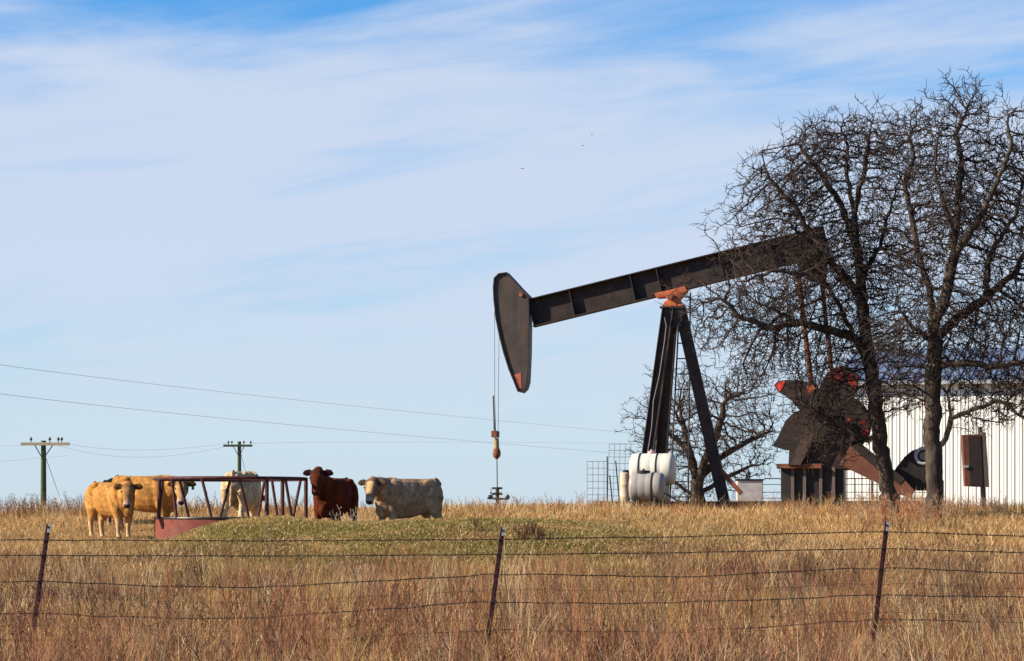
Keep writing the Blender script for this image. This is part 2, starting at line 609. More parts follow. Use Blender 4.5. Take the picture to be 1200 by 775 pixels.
def build_weeds():
    S = ([], [], [])
    for px in np.arange(-60, 108, 5.5):      # brown weeds on the left skyline
        for _ in range(2):
            forb(px + random.gauss(0, 4), 0, random.uniform(69, 76), random.uniform(.4, .75), np.array([.17, .085, .045]), .7, 6, S)
    for px in np.arange(215, 262, 5):        # behind the feeder
        forb(px + random.gauss(0, 3), 0, random.uniform(67, 72), random.uniform(.4, .75), np.array([.20, .11, .055]), .8, 6, S)
    for px in np.arange(300, 352, 5):
        forb(px + random.gauss(0, 3), 0, random.uniform(67, 72), random.uniform(.35, .6), np.array([.22, .12, .06]), .8, 6, S)
    for px in np.arange(412, 560, 7):
        forb(px + random.gauss(0, 4), 0, random.uniform(68, 75), random.uniform(.3, .55), np.array([.26, .16, .08]), .8, 5, S)
    for px in list(np.arange(560, 700, 9)) + list(np.arange(900, 1200, 13)):
        for _ in range(2):
            forb(px + random.gauss(0, 6), 0, random.uniform(70, 76), random.uniform(.2, .6), np.array(random.choice([(.34, .20, .09), (.46, .30, .14), (.20, .10, .05)])), .7, random.randint(3, 8), S)
    for px, Y, h, c in ((402, 58.2, .7, (.45, .38, .28)), (412, 58.4, .75, (.5, .42, .32)), (395, 58, .45, (.2, .14, .1)), (384, 58, .3, (.3, .22, .14)), (452, 57, .4, (.3, .2, .1))):
        forb(px, 0, Y, h, np.array(c), .9, 12, S)
    for px, Y, h, n in ((612, 50, .35, 26), (622, 50.5, .32, 26), (632, 50, .3, 22), (560, 51, .4, 10), (540, 45, .5, 8), (930, 42, .6, 14), (944, 42.5, .62, 18), (955, 42, .5, 14), (830, 48, .5, 10),
                        (865, 47, .3, 12), (905, 52, .4, 9), (1110, 55, .5, 10), (1150, 52, .5, 8), (1010, 60, .45, 9), (1060, 60, .5, 9), (100, 46, .5, 10), (220, 43, .45, 14), (235, 43, .4, 12), (420, 30, .7, 8), (700, 28, .7, 9), (880, 29, .5, 12)):
        forb(px, 0, Y, h, np.array([.12, .065, .04]), .8, n, S)
    for _ in range(110):
        Y = random.uniform(24, 44)
        px = random.uniform(-60, 1260)
        if mound(wx(px, Y), Y) > .1:
            continue
        forb(px, 0, Y, random.uniform(.3, .8), np.array(random.choice([(.13, .06, .04), (.24, .10, .06), (.34, .24, .14), (.08, .045, .035)])), random.uniform(.3, .9), random.randint(3, 7), S)
    for _ in range(60):                      # dark curly tangle low in the foreground, right of centre
        forb(random.uniform(690, 960), 0, random.uniform(26, 28.5), random.uniform(.3, .55), np.array(random.choice([(.09, .05, .035), (.16, .085, .05), (.42, .30, .18)])), 1.0, 5, S)
    for _ in range(46):                      # taller wine-brown weeds towards the left
        forb(random.uniform(-20, 560), 0, random.uniform(25, 33), random.uniform(.5, .95), np.array(random.choice([(.20, .085, .05), (.12, .055, .038), (.28, .13, .075)])), .7, 5, S)
    for _ in range(70):                      # rusty stems round the feet of the two big trees
        px = random.choice([1038, 1092]) + random.gauss(0, 16)
        forb(px, 0, random.uniform(63.5, 66), random.uniform(.5, 1.0), np.array(random.choice([(.42, .20, .10), (.34, .12, .07), (.45, .32, .18)])), .4, 3, S)
    for _ in range(60):
        forb(random.uniform(900, 1200), 0, random.uniform(66, 74), random.uniform(.3, .7), np.array(random.choice([(.36, .16, .08), (.4, .26, .14)])), .5, 4, S)
    v, t, c = twig_tris(*S)
    m = leaf_mat('dead_stem', .1)
    me = np_mesh('weeds', v, t, c, m)
    o = bpy.data.objects.new('weeds', me)
    C.objects.link(o)
    tag(o, 'brittle brown dead weeds scattered among the grass', 'weeds', kind='stuff')


build_weeds()


# ------------------------------------------------------------------ bare trees
def grow_tree(name, label, cat, group, Y, guides, blobs, natt, seed, step=.17, infl=1.7, kill=.30, tipr=.0062, dr=1.0, spur=1, jit=.42, maxit=150, trunkr=.24, clump=1.0, rmin=None):
    rg = np.random.default_rng(seed)
    S = Y / F
    nodes, parent, gr = [], [], []
    for gi, (par, pts) in enumerate(guides):
        last = par if par < 0 else None
        if par >= 0:     # attach to nearest existing node
            p0 = np.array(wp(pts[0][0], pts[0][1], Y + pts[0][2]))
            last = int(np.argmin(np.linalg.norm(np.array(nodes) - p0, axis=1)))
        P = [np.array(wp(a, b, Y + c)) for a, b, c in pts]
        start = 0
        for a in range(len(P) - 1):
            L = np.linalg.norm(P[a + 1] - P[a])
            k = max(1, int(L / step))
            for i in range(k + 1 if (a == 0 and par < 0) else k):
                f = i / k if (a == 0 and par < 0) else (i + 1) / k
                q = P[a] * (1 - f) + P[a + 1] * f + (rg.normal(0, .018, 3) if nodes else 0)
                nodes.append(q)
                parent.append(last if last is not None else -1)
                last = len(nodes) - 1
    nguide = len(nodes)
    att = []
    for (bx, by, rx, ry, dz, wgt) in blobs:
        m = int(natt * wgt)
        nk = max(4, int(rx * ry * 4.19 * rx * dr * S ** 3 * clump))
        q = rg.normal(size=(nk, 3))
        q /= np.linalg.norm(q, axis=1, keepdims=True)
        q *= (rg.random((nk, 1)) ** (1 / 2.6)) * rg.uniform(.8, 1.08, (nk, 1))
        c = np.array(wp(bx, by, Y + dz))
        q = c + q * np.array([rx * S, rx * S * dr, ry * S])
        wts = rg.random(nk) ** 1.5 + .1
        pick = rg.choice(nk, m, p=wts / wts.sum())
        sg = rg.uniform(.16, .42, nk)[pick][:, None]
        att.append(q[pick] + rg.normal(size=(m, 3)) * sg * np.array([1, 1, .9]))
    att = np.concatenate(att)
    N = np.array(nodes)
    bestd = np.full(len(att), 1e9)
    besti = np.zeros(len(att), int)
    alive = np.ones(len(att), bool)

    def upd(new, off):
        nonlocal bestd, besti
        if not len(new):
            return
        li = np.where(alive)[0]
        A_ = att[li]
        A2 = (A_ ** 2).sum(1)[:, None]
        for s in range(0, len(new), 512):
            nn = new[s:s + 512]
            D = A2 + (nn ** 2).sum(1)[None] - 2 * A_ @ nn.T
            j = D.argmin(1)
            d = D[np.arange(len(li)), j]
            k = d < bestd[li]
            bestd[li[k]] = d[k]
            besti[li[k]] = j[k] + off + s

    upd(N, 0)
    dirs = {}
    for it in range(maxit):
        act = alive & (bestd < infl ** 2)
        if not act.any():
            infl *= 1.5
            if infl > 8:
                break
            continue
        idx = besti[act]
        vec = att[act] - N[idx]
        vec /= np.linalg.norm(vec, axis=1, keepdims=True) + 1e-9
        acc = np.zeros((len(N), 3))
        np.add.at(acc, idx, vec)
        u = np.unique(idx)
        d = acc[u]
        d /= np.linalg.norm(d, axis=1, keepdims=True) + 1e-9
        pu = np.array(parent)[u]
        back_ = N[u] - N[np.maximum(pu, 0)]
        back_ /= np.linalg.norm(back_, axis=1, keepdims=True) + 1e-9
        d += rg.normal(0, jit, d.shape) + back_ * .55
        d /= np.linalg.norm(d, axis=1, keepdims=True)
        new = N[u] + d * step * (.7 + .6 * rg.random((len(u), 1)))
        off = len(N)
        N = np.concatenate([N, new])
        parent += list(u)
        upd(new, off)
        alive &= bestd > kill ** 2
        if len(N) > 70000:
            break
    n = len(N)
    par = np.array(parent)
    # extra crooked spurs on thin wood
    kids = np.bincount(par[par >= 0], minlength=n)
    ntip = int((kids == 0).sum())
    pw = math.log(ntip) / math.log(trunkr / tipr)
    rad = np.zeros(n)
    for i in range(n - 1, -1, -1):
        if rad[i] == 0:
            rad[i] = tipr ** pw
        if par[i] >= 0:
            rad[par[i]] += rad[i]
    rad = rad ** (1 / pw)
    if rmin:
        rad[:nguide] = np.maximum(rad[:nguide], rmin)
    # chains
    children = [[] for _ in range(n)]
    for i in range(n):
        if par[i] >= 0:
            children[par[i]].append(i)
    thick, thin = MB(), MB()
    stack = [i for i in range(n) if par[i] < 0]
    starts = [(i, None) for i in stack]
    while starts:
        s, p = starts.pop()
        ch = [s]
        while children[ch[-1]]:
            c = sorted(children[ch[-1]], key=lambda q: -rad[q])
            for o in c[1:]:
                starts.append((o, ch[-1]))
            ch.append(c[0])
        pts = ([N[p]] if p is not None else []) + [N[q] for q in ch]
        rs = ([rad[s]] if p is not None else []) + [rad[q] for q in ch]
        if len(pts) < 2:
            continue
        if p is None:
            pts[0] = pts[0] - np.array([0, 0, .35])
            rs[0] *= 1.35
            rs[1] *= 1.18
        r0 = max(rs)
        cut = len(pts)
        for q in range(len(pts)):
            if rs[q] < .035:
                cut = q
                break
        if cut >= 2:
            thick.tube(pts[:cut + 1], rs[:cut + 1], 10 if r0 > .09 else 6, False)
        if cut < len(pts) - 1:
            q = max(cut - 0, 0)
            if cut < 2:
                q = 0
            thin.tube(pts[q:], rs[q:], 4 if rs[q] > .015 else 3, False)
    root = thing(name, label, cat, tuple(N[0]), 0, group)
    inv = -V3(N[0])
    tr = thick.build('trunk', M_BARK, root, smooth=True)
    tr.data.transform(Matrix.Translation(inv))
    # spurs
    cand = np.where(rad[:n] < .022)[0]
    cand = cand[cand > nguide]
    P0, RR = [], []
    for s in range(int(spur)):
        d = rg.normal(size=(len(cand), 3))
        back = N[cand] - N[par[cand]]
        back /= np.linalg.norm(back, axis=1, keepdims=True) + 1e-9
        d = d / np.linalg.norm(d, axis=1, keepdims=True) + back * .7 + np.array([0, 0, .25])
        d /= np.linalg.norm(d, axis=1, keepdims=True)
        L = rg.uniform(.07, .28, (len(cand), 1))
        a = N[cand]
        b = a + d * L * .5
        d2 = d + rg.normal(0, .38, d.shape)
        d2 /= np.linalg.norm(d2, axis=1, keepdims=True)
        c = b + d2 * L * .6
        P0 += list(zip(a, b)) + list(zip(b, c))
        RR += [(tipr * .95, tipr * .8)] * len(a) + [(tipr * .8, tipr * .55)] * len(a)
    base_v = np.array(thin.v, float)
    cr = thin
    v, t, c = twig_tris(P0, RR, np.zeros((len(P0), 3)))
    me = bpy.data.meshes.new('crown')
    tv = []
    for f in cr.f:
        if len(f) == 4:
            tv.append((f[0], f[1], f[2]))
            tv.append((f[0], f[2], f[3]))
        else:
            tv.append(f)
    allv = np.concatenate([base_v, v]) + np.array(inv)
    allt = np.concatenate([np.array(tv, int), t + len(base_v)])
    me = np_mesh('crown', allv, allt, None, M_TWIG)
    me.shade_smooth()
    o = bpy.data.objects.new('crown', me)
    C.objects.link(o)
    o.parent = root
    print(name, 'nodes', n, 'trunk r', rad[0])
    return root


grow_tree('bare_tree', 'tall bare oak, its crown spreading left over the pumpjack beam', 'tree', 'bare winter trees', 69,
          [(-1, [(1042, 600, 0), (1038, 560, 0), (1030, 500, 0), (1022, 440, .1), (1015, 400, .1), (1010, 350, 0), (1006, 300, -.1), (1000, 250, 0), (992, 200, 0)]),
           (0, [(1018, 405, 0), (990, 392, -.2), (962, 384, -.3), (935, 378, -.4), (905, 362, -.5)]),
           (0, [(1010, 352, 0), (985, 318, -.4), (955, 290, -.7), (925, 262, -.9)]),
           (0, [(1008, 330, 0), (1030, 290, .4), (1045, 240, .5)]),
           (0, [(1024, 450, 0), (1012, 420, .7), (985, 360, 1.2), (960, 320, 1.5)]),
           (0, [(1032, 510, 0), (1018, 515, -.3), (990, 502, -.5), (962, 488, -.6), (940, 470, -.7)]),
           (0, [(1003, 290, 0), (985, 240, .5), (960, 200, .6), (935, 170, .7)]),
           (0, [(1000, 255, 0), (1012, 205, -.5), (1020, 150, -.6)]),
           (0, [(935, 378, -.4), (900, 385, -.7), (868, 372, -.8), (840, 345, -.9)]),
           (0, [(975, 305, -.5), (945, 320, -1.0), (905, 318, -1.2), (870, 330, -1.3)]),
           (0, [(955, 290, -.7), (935, 245, -.9), (905, 215, -1.0), (890, 180, -1.0)]),
           (0, [(992, 200, 0), (994, 172, .1), (985, 150, .1)])],
          [(985, 236, 88, 112, 0, .30), (918, 352, 112, 66, 0, .27), (1020, 330, 55, 100, 0, .17), (925, 205, 40, 48, 0, .06), (905, 255, 48, 50, 0, .06),
           (965, 440, 62, 55, 0, .09), (880, 405, 52, 34, 0, .04), (985, 480, 40, 45, 0, .02), (1012, 180, 40, 42, 0, .05), (1040, 470, 38, 45, 0, .02), (985, 375, 50, 60, 0, .05)],
          19000, 3, dr=.85, spur=2, kill=.15, step=.125, infl=1.0, tipr=.0086, trunkr=.205, clump=1.7, jit=.30)
grow_tree('bare_tree', 'tall bare oak in front of the white building, its crown cut by the frame', 'tree', 'bare winter trees', 67,
          [(-1, [(1095, 606, 0), (1095, 560, 0), (1092, 500, 0), (1093, 450, 0), (1096, 400, 0), (1092, 360, 0), (1088, 330, 0)]),
           (0, [(1094, 380, 0), (1108, 350, -.3), (1118, 300, -.4), (1122, 250, -.4), (1128, 190, -.3)]),
           (0, [(1088, 335, 0), (1076, 300, .2), (1070, 260, .3), (1060, 215, .3)]),
           (0, [(1096, 400, 0), (1125, 370, .4), (1155, 350, .7), (1190, 320, .8), (1210, 280, .8)]),
           (0, [(1096, 430, 0), (1130, 425, -.5), (1165, 430, -.7), (1200, 425, -.8)]),
           (0, [(1094, 530, 0), (1108, 515, -.2), (1114, 490, -.3), (1110, 455, -.3), (1125, 445, -.4)]),
           (0, [(1118, 300, -.4), (1145, 260, -.8), (1170, 210, -1.0)]),
           (0, [(1094, 400, 0), (1070, 385, -.3), (1052, 360, -.3)]),
           (0, [(1128, 190, -.3), (1120, 158, -.2), (1133, 130, -.2)]),
           (0, [(1060, 215, .3), (1072, 185, .4), (1066, 155, .4)]),
           (0, [(1170, 210, -1.0), (1185, 170, -1.1), (1180, 138, -1.1)]),
           (0, [(1120, 280, -.4), (1105, 235, -.9), (1095, 195, -1.1), (1100, 155, -1.2)]),
           (0, [(1155, 350, .7), (1160, 300, 1.1), (1190, 250, 1.3), (1205, 190, 1.3)]),
           (0, [(1114, 490, -.3), (1145, 478, -.6), (1172, 468, -.7), (1196, 488, -.8)])],
          [(1125, 212, 72, 102, 0, .27), (1190, 262, 72, 132, 0, .30), (1085, 320, 45, 75, 0, .10), (1165, 385, 90, 62, 0, .17), (1075, 182, 42, 54, 0, .07),
           (1165, 455, 55, 42, 0, .08), (1070, 450, 30, 45, 0, .025), (1125, 440, 40, 40, 0, .03), (1058, 395, 36, 52, 0, .04), (1230, 380, 50, 90, 0, .06)],
          19000, 8, dr=.85, spur=2, kill=.15, step=.125, infl=1.0, tipr=.0086, trunkr=.215, clump=1.7, jit=.30)
grow_tree('bare_tree', 'low spreading bare tree behind the samson post and white tanks', 'tree', 'bare winter trees', 100,
          [(-1, [(818, 598, 0), (816, 560, 0), (806, 525, 0), (800, 495, 0)]),
           (0, [(817, 575, 0), (826, 540, -.3), (842, 505, -.4), (850, 470, -.4)]),
           (0, [(816, 565, 0), (845, 535, .5), (880, 515, .6), (905, 505, .6)]),
           (0, [(808, 530, 0), (790, 512, .4), (770, 498, .6)]),
           (0, [(817, 580, 0), (850, 560, .2), (885, 545, .2)]),
           (0, [(818, 585, 0), (790, 565, .1), (768, 548, .1)])],
          [(830, 490, 86, 66, 0, .55), (878, 515, 45, 55, 0, .17), (782, 510, 42, 45, 0, .12), (860, 560, 45, 25, 0, .08), (798, 565, 36, 20, 0, .08)],
          5600, 21, dr=1.0, spur=2, tipr=.0095, kill=.22, step=.17, infl=1.4, trunkr=.30, clump=1.0)


# ------------------------------------------------------------------ pumpjack
PY0, PANG = 78.0, R(10)
PX0 = wx(790, PY0)
PZ0 = gz(PX0, PY0)
cA, sA = math.cos(PANG), math.sin(PANG)


def pj(px, py, ly=0.0):
    """pixel -> (local x, local z) in the pumpjack's plane at lateral offset ly (negative = camera side)"""
    k = (px - CX) / F
    # world X = PX0 + u*c + ly*s ; world Y = PY0 - u*s + ly*c
    u = (k * (PY0 + ly * cA) - PX0 - ly * sA) / (cA + k * sA)
    Y = PY0 - u * sA + ly * cA
    return u, CZ + (HY - py) * Y / F - PZ0


def pjv(px, py, ly=0.0):
    u, z = pj(px, py, ly)
    return V3((u, ly, z))


def pjpoly(pts, ly):
    return [pj(a, b, ly) for a, b in pts]


pump = thing('pumpjack', 'large black and brown oil pumpjack with its horsehead lowered to the left', 'pumpjack', (PX0, PY0, PZ0), -PANG)
# samson post
A = pjv(786, 366, 0)
topz = A.z


def chan(mb, a, b, w, d):
    """I/H-section leg"""
    a, b = V3(a), V3(b)
    mb.bar(a, b, w, .025, (0, 1, 0))
    t = (b - a).normalized()
    s = t.cross(V3((0, 1, 0))).normalized()
    for k in (-1, 1):
        mb.bar(a + s * k * w / 2, b + s * k * w / 2, .028, d, (0, 1, 0))


feet = [(pjv(750, 597, -1.25), -.28), (pjv(770, 597, 1.25), .28), (pjv(851, 597, 0), 0)]
heads = [pjv(783, 362, -.25), pjv(788, 362, .25), pjv(797, 362, 0)]
for (f, _), h in zip(feet, heads):
    mb = MB()
    if f.y == 0:
        mb.bar(V3((f.x, f.y, 0)), h, .33, .26)
    else:
        chan(mb, V3((f.x, f.y, 0)), h, .31, .26)
    mb.build('leg', M_LEG, pump, .006)
mb = MB()
mb.box((pjv(789, 363).x, 0, pjv(789, 361).z), (.36, .36, .03))
mb.box((pjv(790, 372).x, 0, pjv(790, 374).z), (.27, .30, .26))
mb.build('post_cap', M_BLACK, pump, .01)
mb = MB()
mb.bar(V3((feet[0][0].x + .15, -1.05, .9)), V3((feet[1][0].x + .15, 1.05, .9)), .12, .12, (0, 0, 1))
mb.build('cross_brace', M_BEAM, pump)
# service conduit strapped down the front leg
mb = MB()
mb.tube([pjv(779, 372, -.5), pjv(781, 382, -.55), pjv(779, 400, -.62), pjv(773, 440, -.75), pjv(766, 470, -.85), pjv(764, 500, -.95), pjv(757, 545, -1.1)], .022, 6)
mb.build('conduit', mat('dull_conduit', (.10, .085, .08), .6, var=.2), pump, smooth=True)
# skid
mb = MB()
for y in (-.75, .75):
    mb.box((2.5, y, .14), (4.6, .11, .14))
for x in (-1.4, 1.3, 3.2, 5.2, 6.8):
    mb.box((x, 0, .13), (.09, .64, .10))
mb.box((pjv(755, 590).x, 0, .13), (.12, 1.5, .13))
mb.build('skid_base', M_BLACK, pump, .008)
# diagonal rust tie bar
mb = MB()
mb.bar(pjv(843, 549, -.1), pjv(869, 579, -.1), .13, .12)
mb.build('tie_bar', M_RUST, pump, .008)
# ladder
mb = MB()
LT, LB = (797, 809, 343), (785, 806.5, 588)
for k in (0, 1):
    mb.tube([pjv(LB[k], LB[2], .75), pjv(LT[k], LT[2], .45)], .026, 6)
for i in range(14):
    f = (i + .3) / 13.6
    y = .75 - .3 * f
    a = LB[0] + (LT[0] - LB[0]) * f
    b = LB[1] + (LT[1] - LB[1]) * f
    r = LB[2] + (LT[2] - LB[2]) * f
    mb.tube([pjv(a, r, y), pjv(b, r, y)], .021, 6)
mb.build('ladder', M_BLACK, pump)
# saddle bearing
so = [(771, 350), (768, 345), (804, 336.5), (806, 341), (799, 349), (797, 352), (802, 357), (803, 361), (778, 361), (779, 355), (784, 351.5), (781, 349)]
mb = MB()
mb.prism(pjpoly(so, 0), -.26, .26)
s0 = mb.build('saddle_bearing', M_ORANGE, pump, .012)
mb = MB()
c = pjv(788, 349, 0)
mb.lathe([(.10, -.34), (.10, .34)], 'y', (c.x, 0, c.z), 20)
mb.lathe([(.055, -.37), (.055, .37)], 'y', (c.x, 0, c.z), 12)
mb.build('bearing_pin', M_RUST, s0, .006, True)
# walking beam
bl, br = pjv(622, 367.5), pjv(969, 282)
d = (br - bl).normalized()
L = (br - bl).length
nrm = V3((-d.z, 0, d.x))
HB = .385
mb = MB()
mid = (bl + br) / 2
MX = Matrix((d, V3((0, 1, 0)), nrm)).transposed()
mb.box(mid, (L / 2, .014, HB), MX)
for k in (-1, 1):
    mb.box(mid + nrm * k * (HB + .018), (L / 2, .19, .018), MX)


def along(px):
    f = 0
    for _ in range(20):
        p = bl + d * f
        k = (px - CX) / F
        Y = PY0 - p.x * sA
        f += (k * Y - (PX0 + p.x * cA)) / (d.x * cA)
    return f


for px in (624, 671, 742, 773, 846, 905, 962):
    f = along(px)
    mb.box(bl + d * f, (.014, .178, HB - .002), MX)
wb = mb.build('walking_beam', M_BEAM, pump, .004)
mb = MB()
for px in (632, 640, 762, 782, 800, 814):
    f = along(px)
    for k in (-1, 1):
        q = bl + d * f + nrm * k * (HB - .09)
        mb.lathe([(.022, -.034), (.022, .034)], 'y', (q.x, 0, q.z), 6)
mb.build('bolts', M_RUST, wb)['kind'] = 'stuff'
# horsehead
ho = [(581, 327), (586, 322), (595, 320.5), (603, 329), (612, 339), (621, 348), (621.5, 380), (621, 415), (619.5, 448), (617, 456), (613, 460), (608.5, 459),
      (605, 450), (598, 433), (592, 414), (587, 394), (583, 374), (580.6, 352), (580, 338)]
hp = pjpoly(ho, 0)
cxh = sum(p[0] for p in hp) / len(hp)
czh = sum(p[1] for p in hp) / len(hp)
mb = MB()
mb.prism([(cxh + (x - cxh) * .975, czh + (z - czh) * .985) for x, z in hp], -.21, .21)
hh = mb.build('horsehead', M_HEAD, pump, .004)
mb = MB()
for i in range(len(hp)):
    a, b = hp[i], hp[(i + 1) % len(hp)]
    a3, b3 = V3((a[0], 0, a[1])), V3((b[0], 0, b[1]))
    t = (b3 - a3).normalized()
    mb.bar(a3 - t * .008, b3 + t * .008, .035, .52, (0, 1, 0))
mb.build('rim', M_BLACK, hh)
tp = pjpoly([(602.5, 440), (612, 437.5), (612.5, 455.5), (609.5, 456)], 0)
mb = MB()
mb.prism(tp, -.218, -.19)
mb.build('painted_tip', M_TIP, hh)
mb = MB()
c = pjv(612, 346)
mb.lathe([(.06, -.26), (.06, .26)], 'y', (c.x, 0, c.z), 12)
mb.build('hinge_pin', M_TIP, hh)
# bridle, carrier, polished rod
for ly, px0, py0 in ((-.12, 579.3, 345), (.12, 584.2, 395)):
    mb = MB()
    mb.tube([pjv(px0 + .3, py0, ly), pjv(px0, py0 + 30, ly), pjv(579.6 if ly < 0 else 583.6, 500, ly), pjv(579.8 if ly < 0 else 583.0, 508, ly)], .014, 6)
    mb.build('bridle_cable', M_CABLE, pump, smooth=True)
cu = pjv(581.3, 510).x
z_ = lambda py: pjv(581.3, py).z
mb = MB()
mb.tube([(cu - .05, -.1, z_(464)), (cu - .02, -.1, z_(506))], .034, 8)
mb.build('load_sleeve', M_LID, pump, smooth=True)
mb = MB()
mb.box((cu - .02, 0, z_(509)), (.085, .22, .095))
mb.build('carrier_bar', M_RUST, pump, .01)
mb = MB()
mb.lathe([(.04, z_(538)), (.11, z_(535)), (.125, z_(531)), (.10, z_(527)), (.085, z_(526))], 'z', (cu + .02, 0, 0), 16)
mb.build('rod_rotator', M_RUST, pump, smooth=True)
mb = MB()
mb.lathe([(.085, z_(526)), (.075, z_(514)), (.05, z_(513.5))], 'z', (cu + .01, 0, 0), 16)
mb.build('rod_clamp', mat('tan_steel', (.33, .22, .10), .6, .2, var=.3, scale=12), pump, smooth=True)
mb = MB()
mb.tube([(cu + .02, 0, z_(530)), (cu + .04, 0, z_(588))], .020, 8)
mb.build('polished_rod', M_STEEL, pump, smooth=True)

# equalizer, pitmans
mb = MB()
e = pjv(960, 298)
mb.box((e.x, 0, e.z), (.22, 1.15, .17))
mb.box((e.x - .05, 0, e.z + .22), (.3, .3, .16))
mb.prism(pjpoly([(928, 300), (938, 318), (950, 330), (968, 332), (970, 305), (965, 285), (930, 290)], 0), -.12, .12)
mb.build('equalizer', M_BLACK, pump, .01)
mb = MB()
mb.tube([pjv(935, 318, -1.0), pjv(941, 370, -1.0), pjv(951, 452, -1.0)], .075, 10)
mb.build('pitman', M_RUST, pump, smooth=True)
mb = MB()
mb.tube([pjv(962, 318, 1.0), pjv(967, 370, 1.0), pjv(975, 440, 1.0)], .07, 10)
mb.build('pitman', M_BROWN, pump, smooth=True)


def pr(name, pts, y0, y1, m, parent, bev=.01, mid=None):
    mb = MB()
    mb.prism(pjpoly(pts, (y0 + y1) / 2), y0, y1)
    return mb.build(name, m, parent, bev)


# near crank: arm with two lobed counterweights
cr = pr('crank', [(946, 452), (956, 450), (972, 500), (974, 515), (962, 520), (952, 512)], -1.02, -.86, M_BLACK, pump)
pr('counterweight', [(907, 452), (912, 447), (922, 445.5), (938, 446), (950, 449), (956, 456), (962, 470), (958, 484), (946, 486), (936, 480), (929, 471), (921, 465), (913, 460)], -1.30, -1.04, M_BEAM, cr)
pr('weight_paint', [(907.8, 452), (912, 448), (920.5, 446.8), (917, 455), (914, 459)], -1.312, -1.302, M_RED, cr, 0)
pr('counterweight', [(958, 462), (963, 448), (970, 437), (980, 430), (990, 429), (1000, 433), (1007, 440), (1005, 455), (999, 470), (987, 480), (970, 482), (960, 476)], -1.30, -1.04, M_BEAM, cr)
pr('weight_paint', [(973, 433), (983, 430), (990, 434), (989, 445), (979, 449), (971, 442)], -1.312, -1.302, M_RED, cr, 0)
pr('weight_paint', [(993, 437), (1006, 441), (1003, 456), (995, 449)], -1.312, -1.302, M_RED, cr, 0)
mb = MB()
c = pjv(951, 457, -1.1)
mb.lathe([(.13, -1.36), (.13, -.8)], 'y', (c.x, 0, c.z), 16)
mb.build('wrist_pin', M_ORANGE, cr, .01, True)
# far crank with a round counterweight
cr2 = pr('crank', [(962, 505), (975, 500), (1002, 490), (1008, 500), (980, 516), (966, 518)], .86, 1.02, M_BLACK, pump)
mb = MB()
c = pjv(988, 498, 1.1)
mb.lathe([(.80, .70), (.84, .74), (.84, .86), (.80, .9)], 'y', (c.x, 0, c.z), 36)
mb.build('counterweight', M_BEAM, cr2, .01, True)
pr('weight_paint', [(1006, 496), (1013, 492), (1018, 500), (1018, 511), (1010, 510), (1007, 505)], .690, .699, M_RED, cr2, 0)
pr('weight_paint', [(990, 494), (996, 489), (999, 497), (995, 505), (990, 502)], .690, .699, M_RED, cr2, 0)
# fan-shaped guard on the near side, gearbox and its pedestal
gd = pr('crank_guard', [(905, 523), (911, 514), (916, 503), (921, 493), (930, 484), (942, 479), (956, 482), (966, 492), (950, 520), (940, 545), (924, 546), (925, 528), (918, 527)], -.84, -.66, M_BEAM, pump)
pr('brace_plate', [(946, 498), (957, 491), (963, 494), (938, 545), (926, 545)], -.90, -.845, M_HEAD, gd, 0)
gb = pr('gearbox', [(935, 551), (936, 500), (948, 488), (988, 488), (998, 500), (996, 551)], -.62, .62, M_BLACK, pump, .03)
mb = MB()
c = pjv(965, 508, 0)
mb.lathe([(.16, -1.06), (.16, 1.06)], 'y', (c.x, 0, c.z), 20)
mb.build('crank_shaft', M_BEAM, gb, .01, True)
pr('pedestal', [(917, 550), (990, 550), (990, 592), (917, 592)], -.55, .85, M_BLACK, pump, .02)
pr('pedestal_ledge', [(911.5, 544), (964, 544), (964, 549.5), (911.5, 549.5)], -.8, .2, M_RUST, pump, .008)
mb = MB()
for px in (929, 943, 962, 977):
    a = pj(px, 570, -.6)
    mb.box((a[0], -.6, a[1]), (.045, .045, .55))
mb.build('pedestal_post', M_GREYW, pump, .005)
pr('belt_guard', [(984, 545), (996, 524), (1008, 520), (1060, 562), (1072, 575), (1066, 584), (1050, 578), (1024, 564)], -.92, -.72, M_BROWN, pump, .01)
pr('belt_guard_cover', [(997, 523), (1008, 519), (1060, 561), (1054, 568), (1030, 552)], -.94, -.925, M_BEAM, pump, 0)

# wellhead
WX, WY = wx(583, PY0 + .9), PY0 + .9
wy = pjv(583, 570).x
wloc = pump.matrix_basis @ V3((cu + .04, 0, 0)) if False else V3((PX0 + (cu + .04) * cA, PY0 - (cu + .04) * sA, 0))
wloc.z = gz(wloc.x, wloc.y)
well = thing('wellhead', 'small dark wellhead under the horsehead where the polished rod enters the ground', 'wellhead', wloc, -PANG)
zz = lambda py: CZ + (HY - py) * wloc.y / F - wloc.z
MB().lathe([(.05, 0), (.05, zz(586)), (.13, zz(586)), (.13, zz(584)), (.06, zz(583.5)), (.05, zz(580)), (.09, zz(579.5)), (.10, zz(577.5)), (.055, zz(577)), (.05, zz(574)), (.08, zz(573.5)), (.08, zz(571.5)), (.04, zz(571))], 'z', (0, 0, 0), 14).build('stuffing_box', M_DKBOX, well, smooth=True)
mb = MB()
mb.box((0, 0, zz(572.3)), (.15, .04, .03))
mb.box((0, 0, zz(579)), (.15, .05, .035))
mb.build('clamp_arm', M_LID, well, .006)
mb = MB()
mb.tube([(-.3, 0, zz(584)), (.34, 0, zz(585))], .028, 8)
mb.tube([(-.19, 0, zz(584)), (-.19, 0, zz(571.5))], .010, 6)
mb.box((-.19, 0, zz(578)), (.02, .02, .03))
mb.box((-.2, 0, zz(582)), (.06, .05, .045))
mb.box((.32, 0, zz(583)), (.05, .05, .04))
mb.tube([(.32, 0, zz(584)), (.32, 0, zz(580.5))], .02, 6)
mb.box((.32, 0, zz(580.5)), (.03, .03, .02))
mb.build('flow_pipe', M_LID, well)

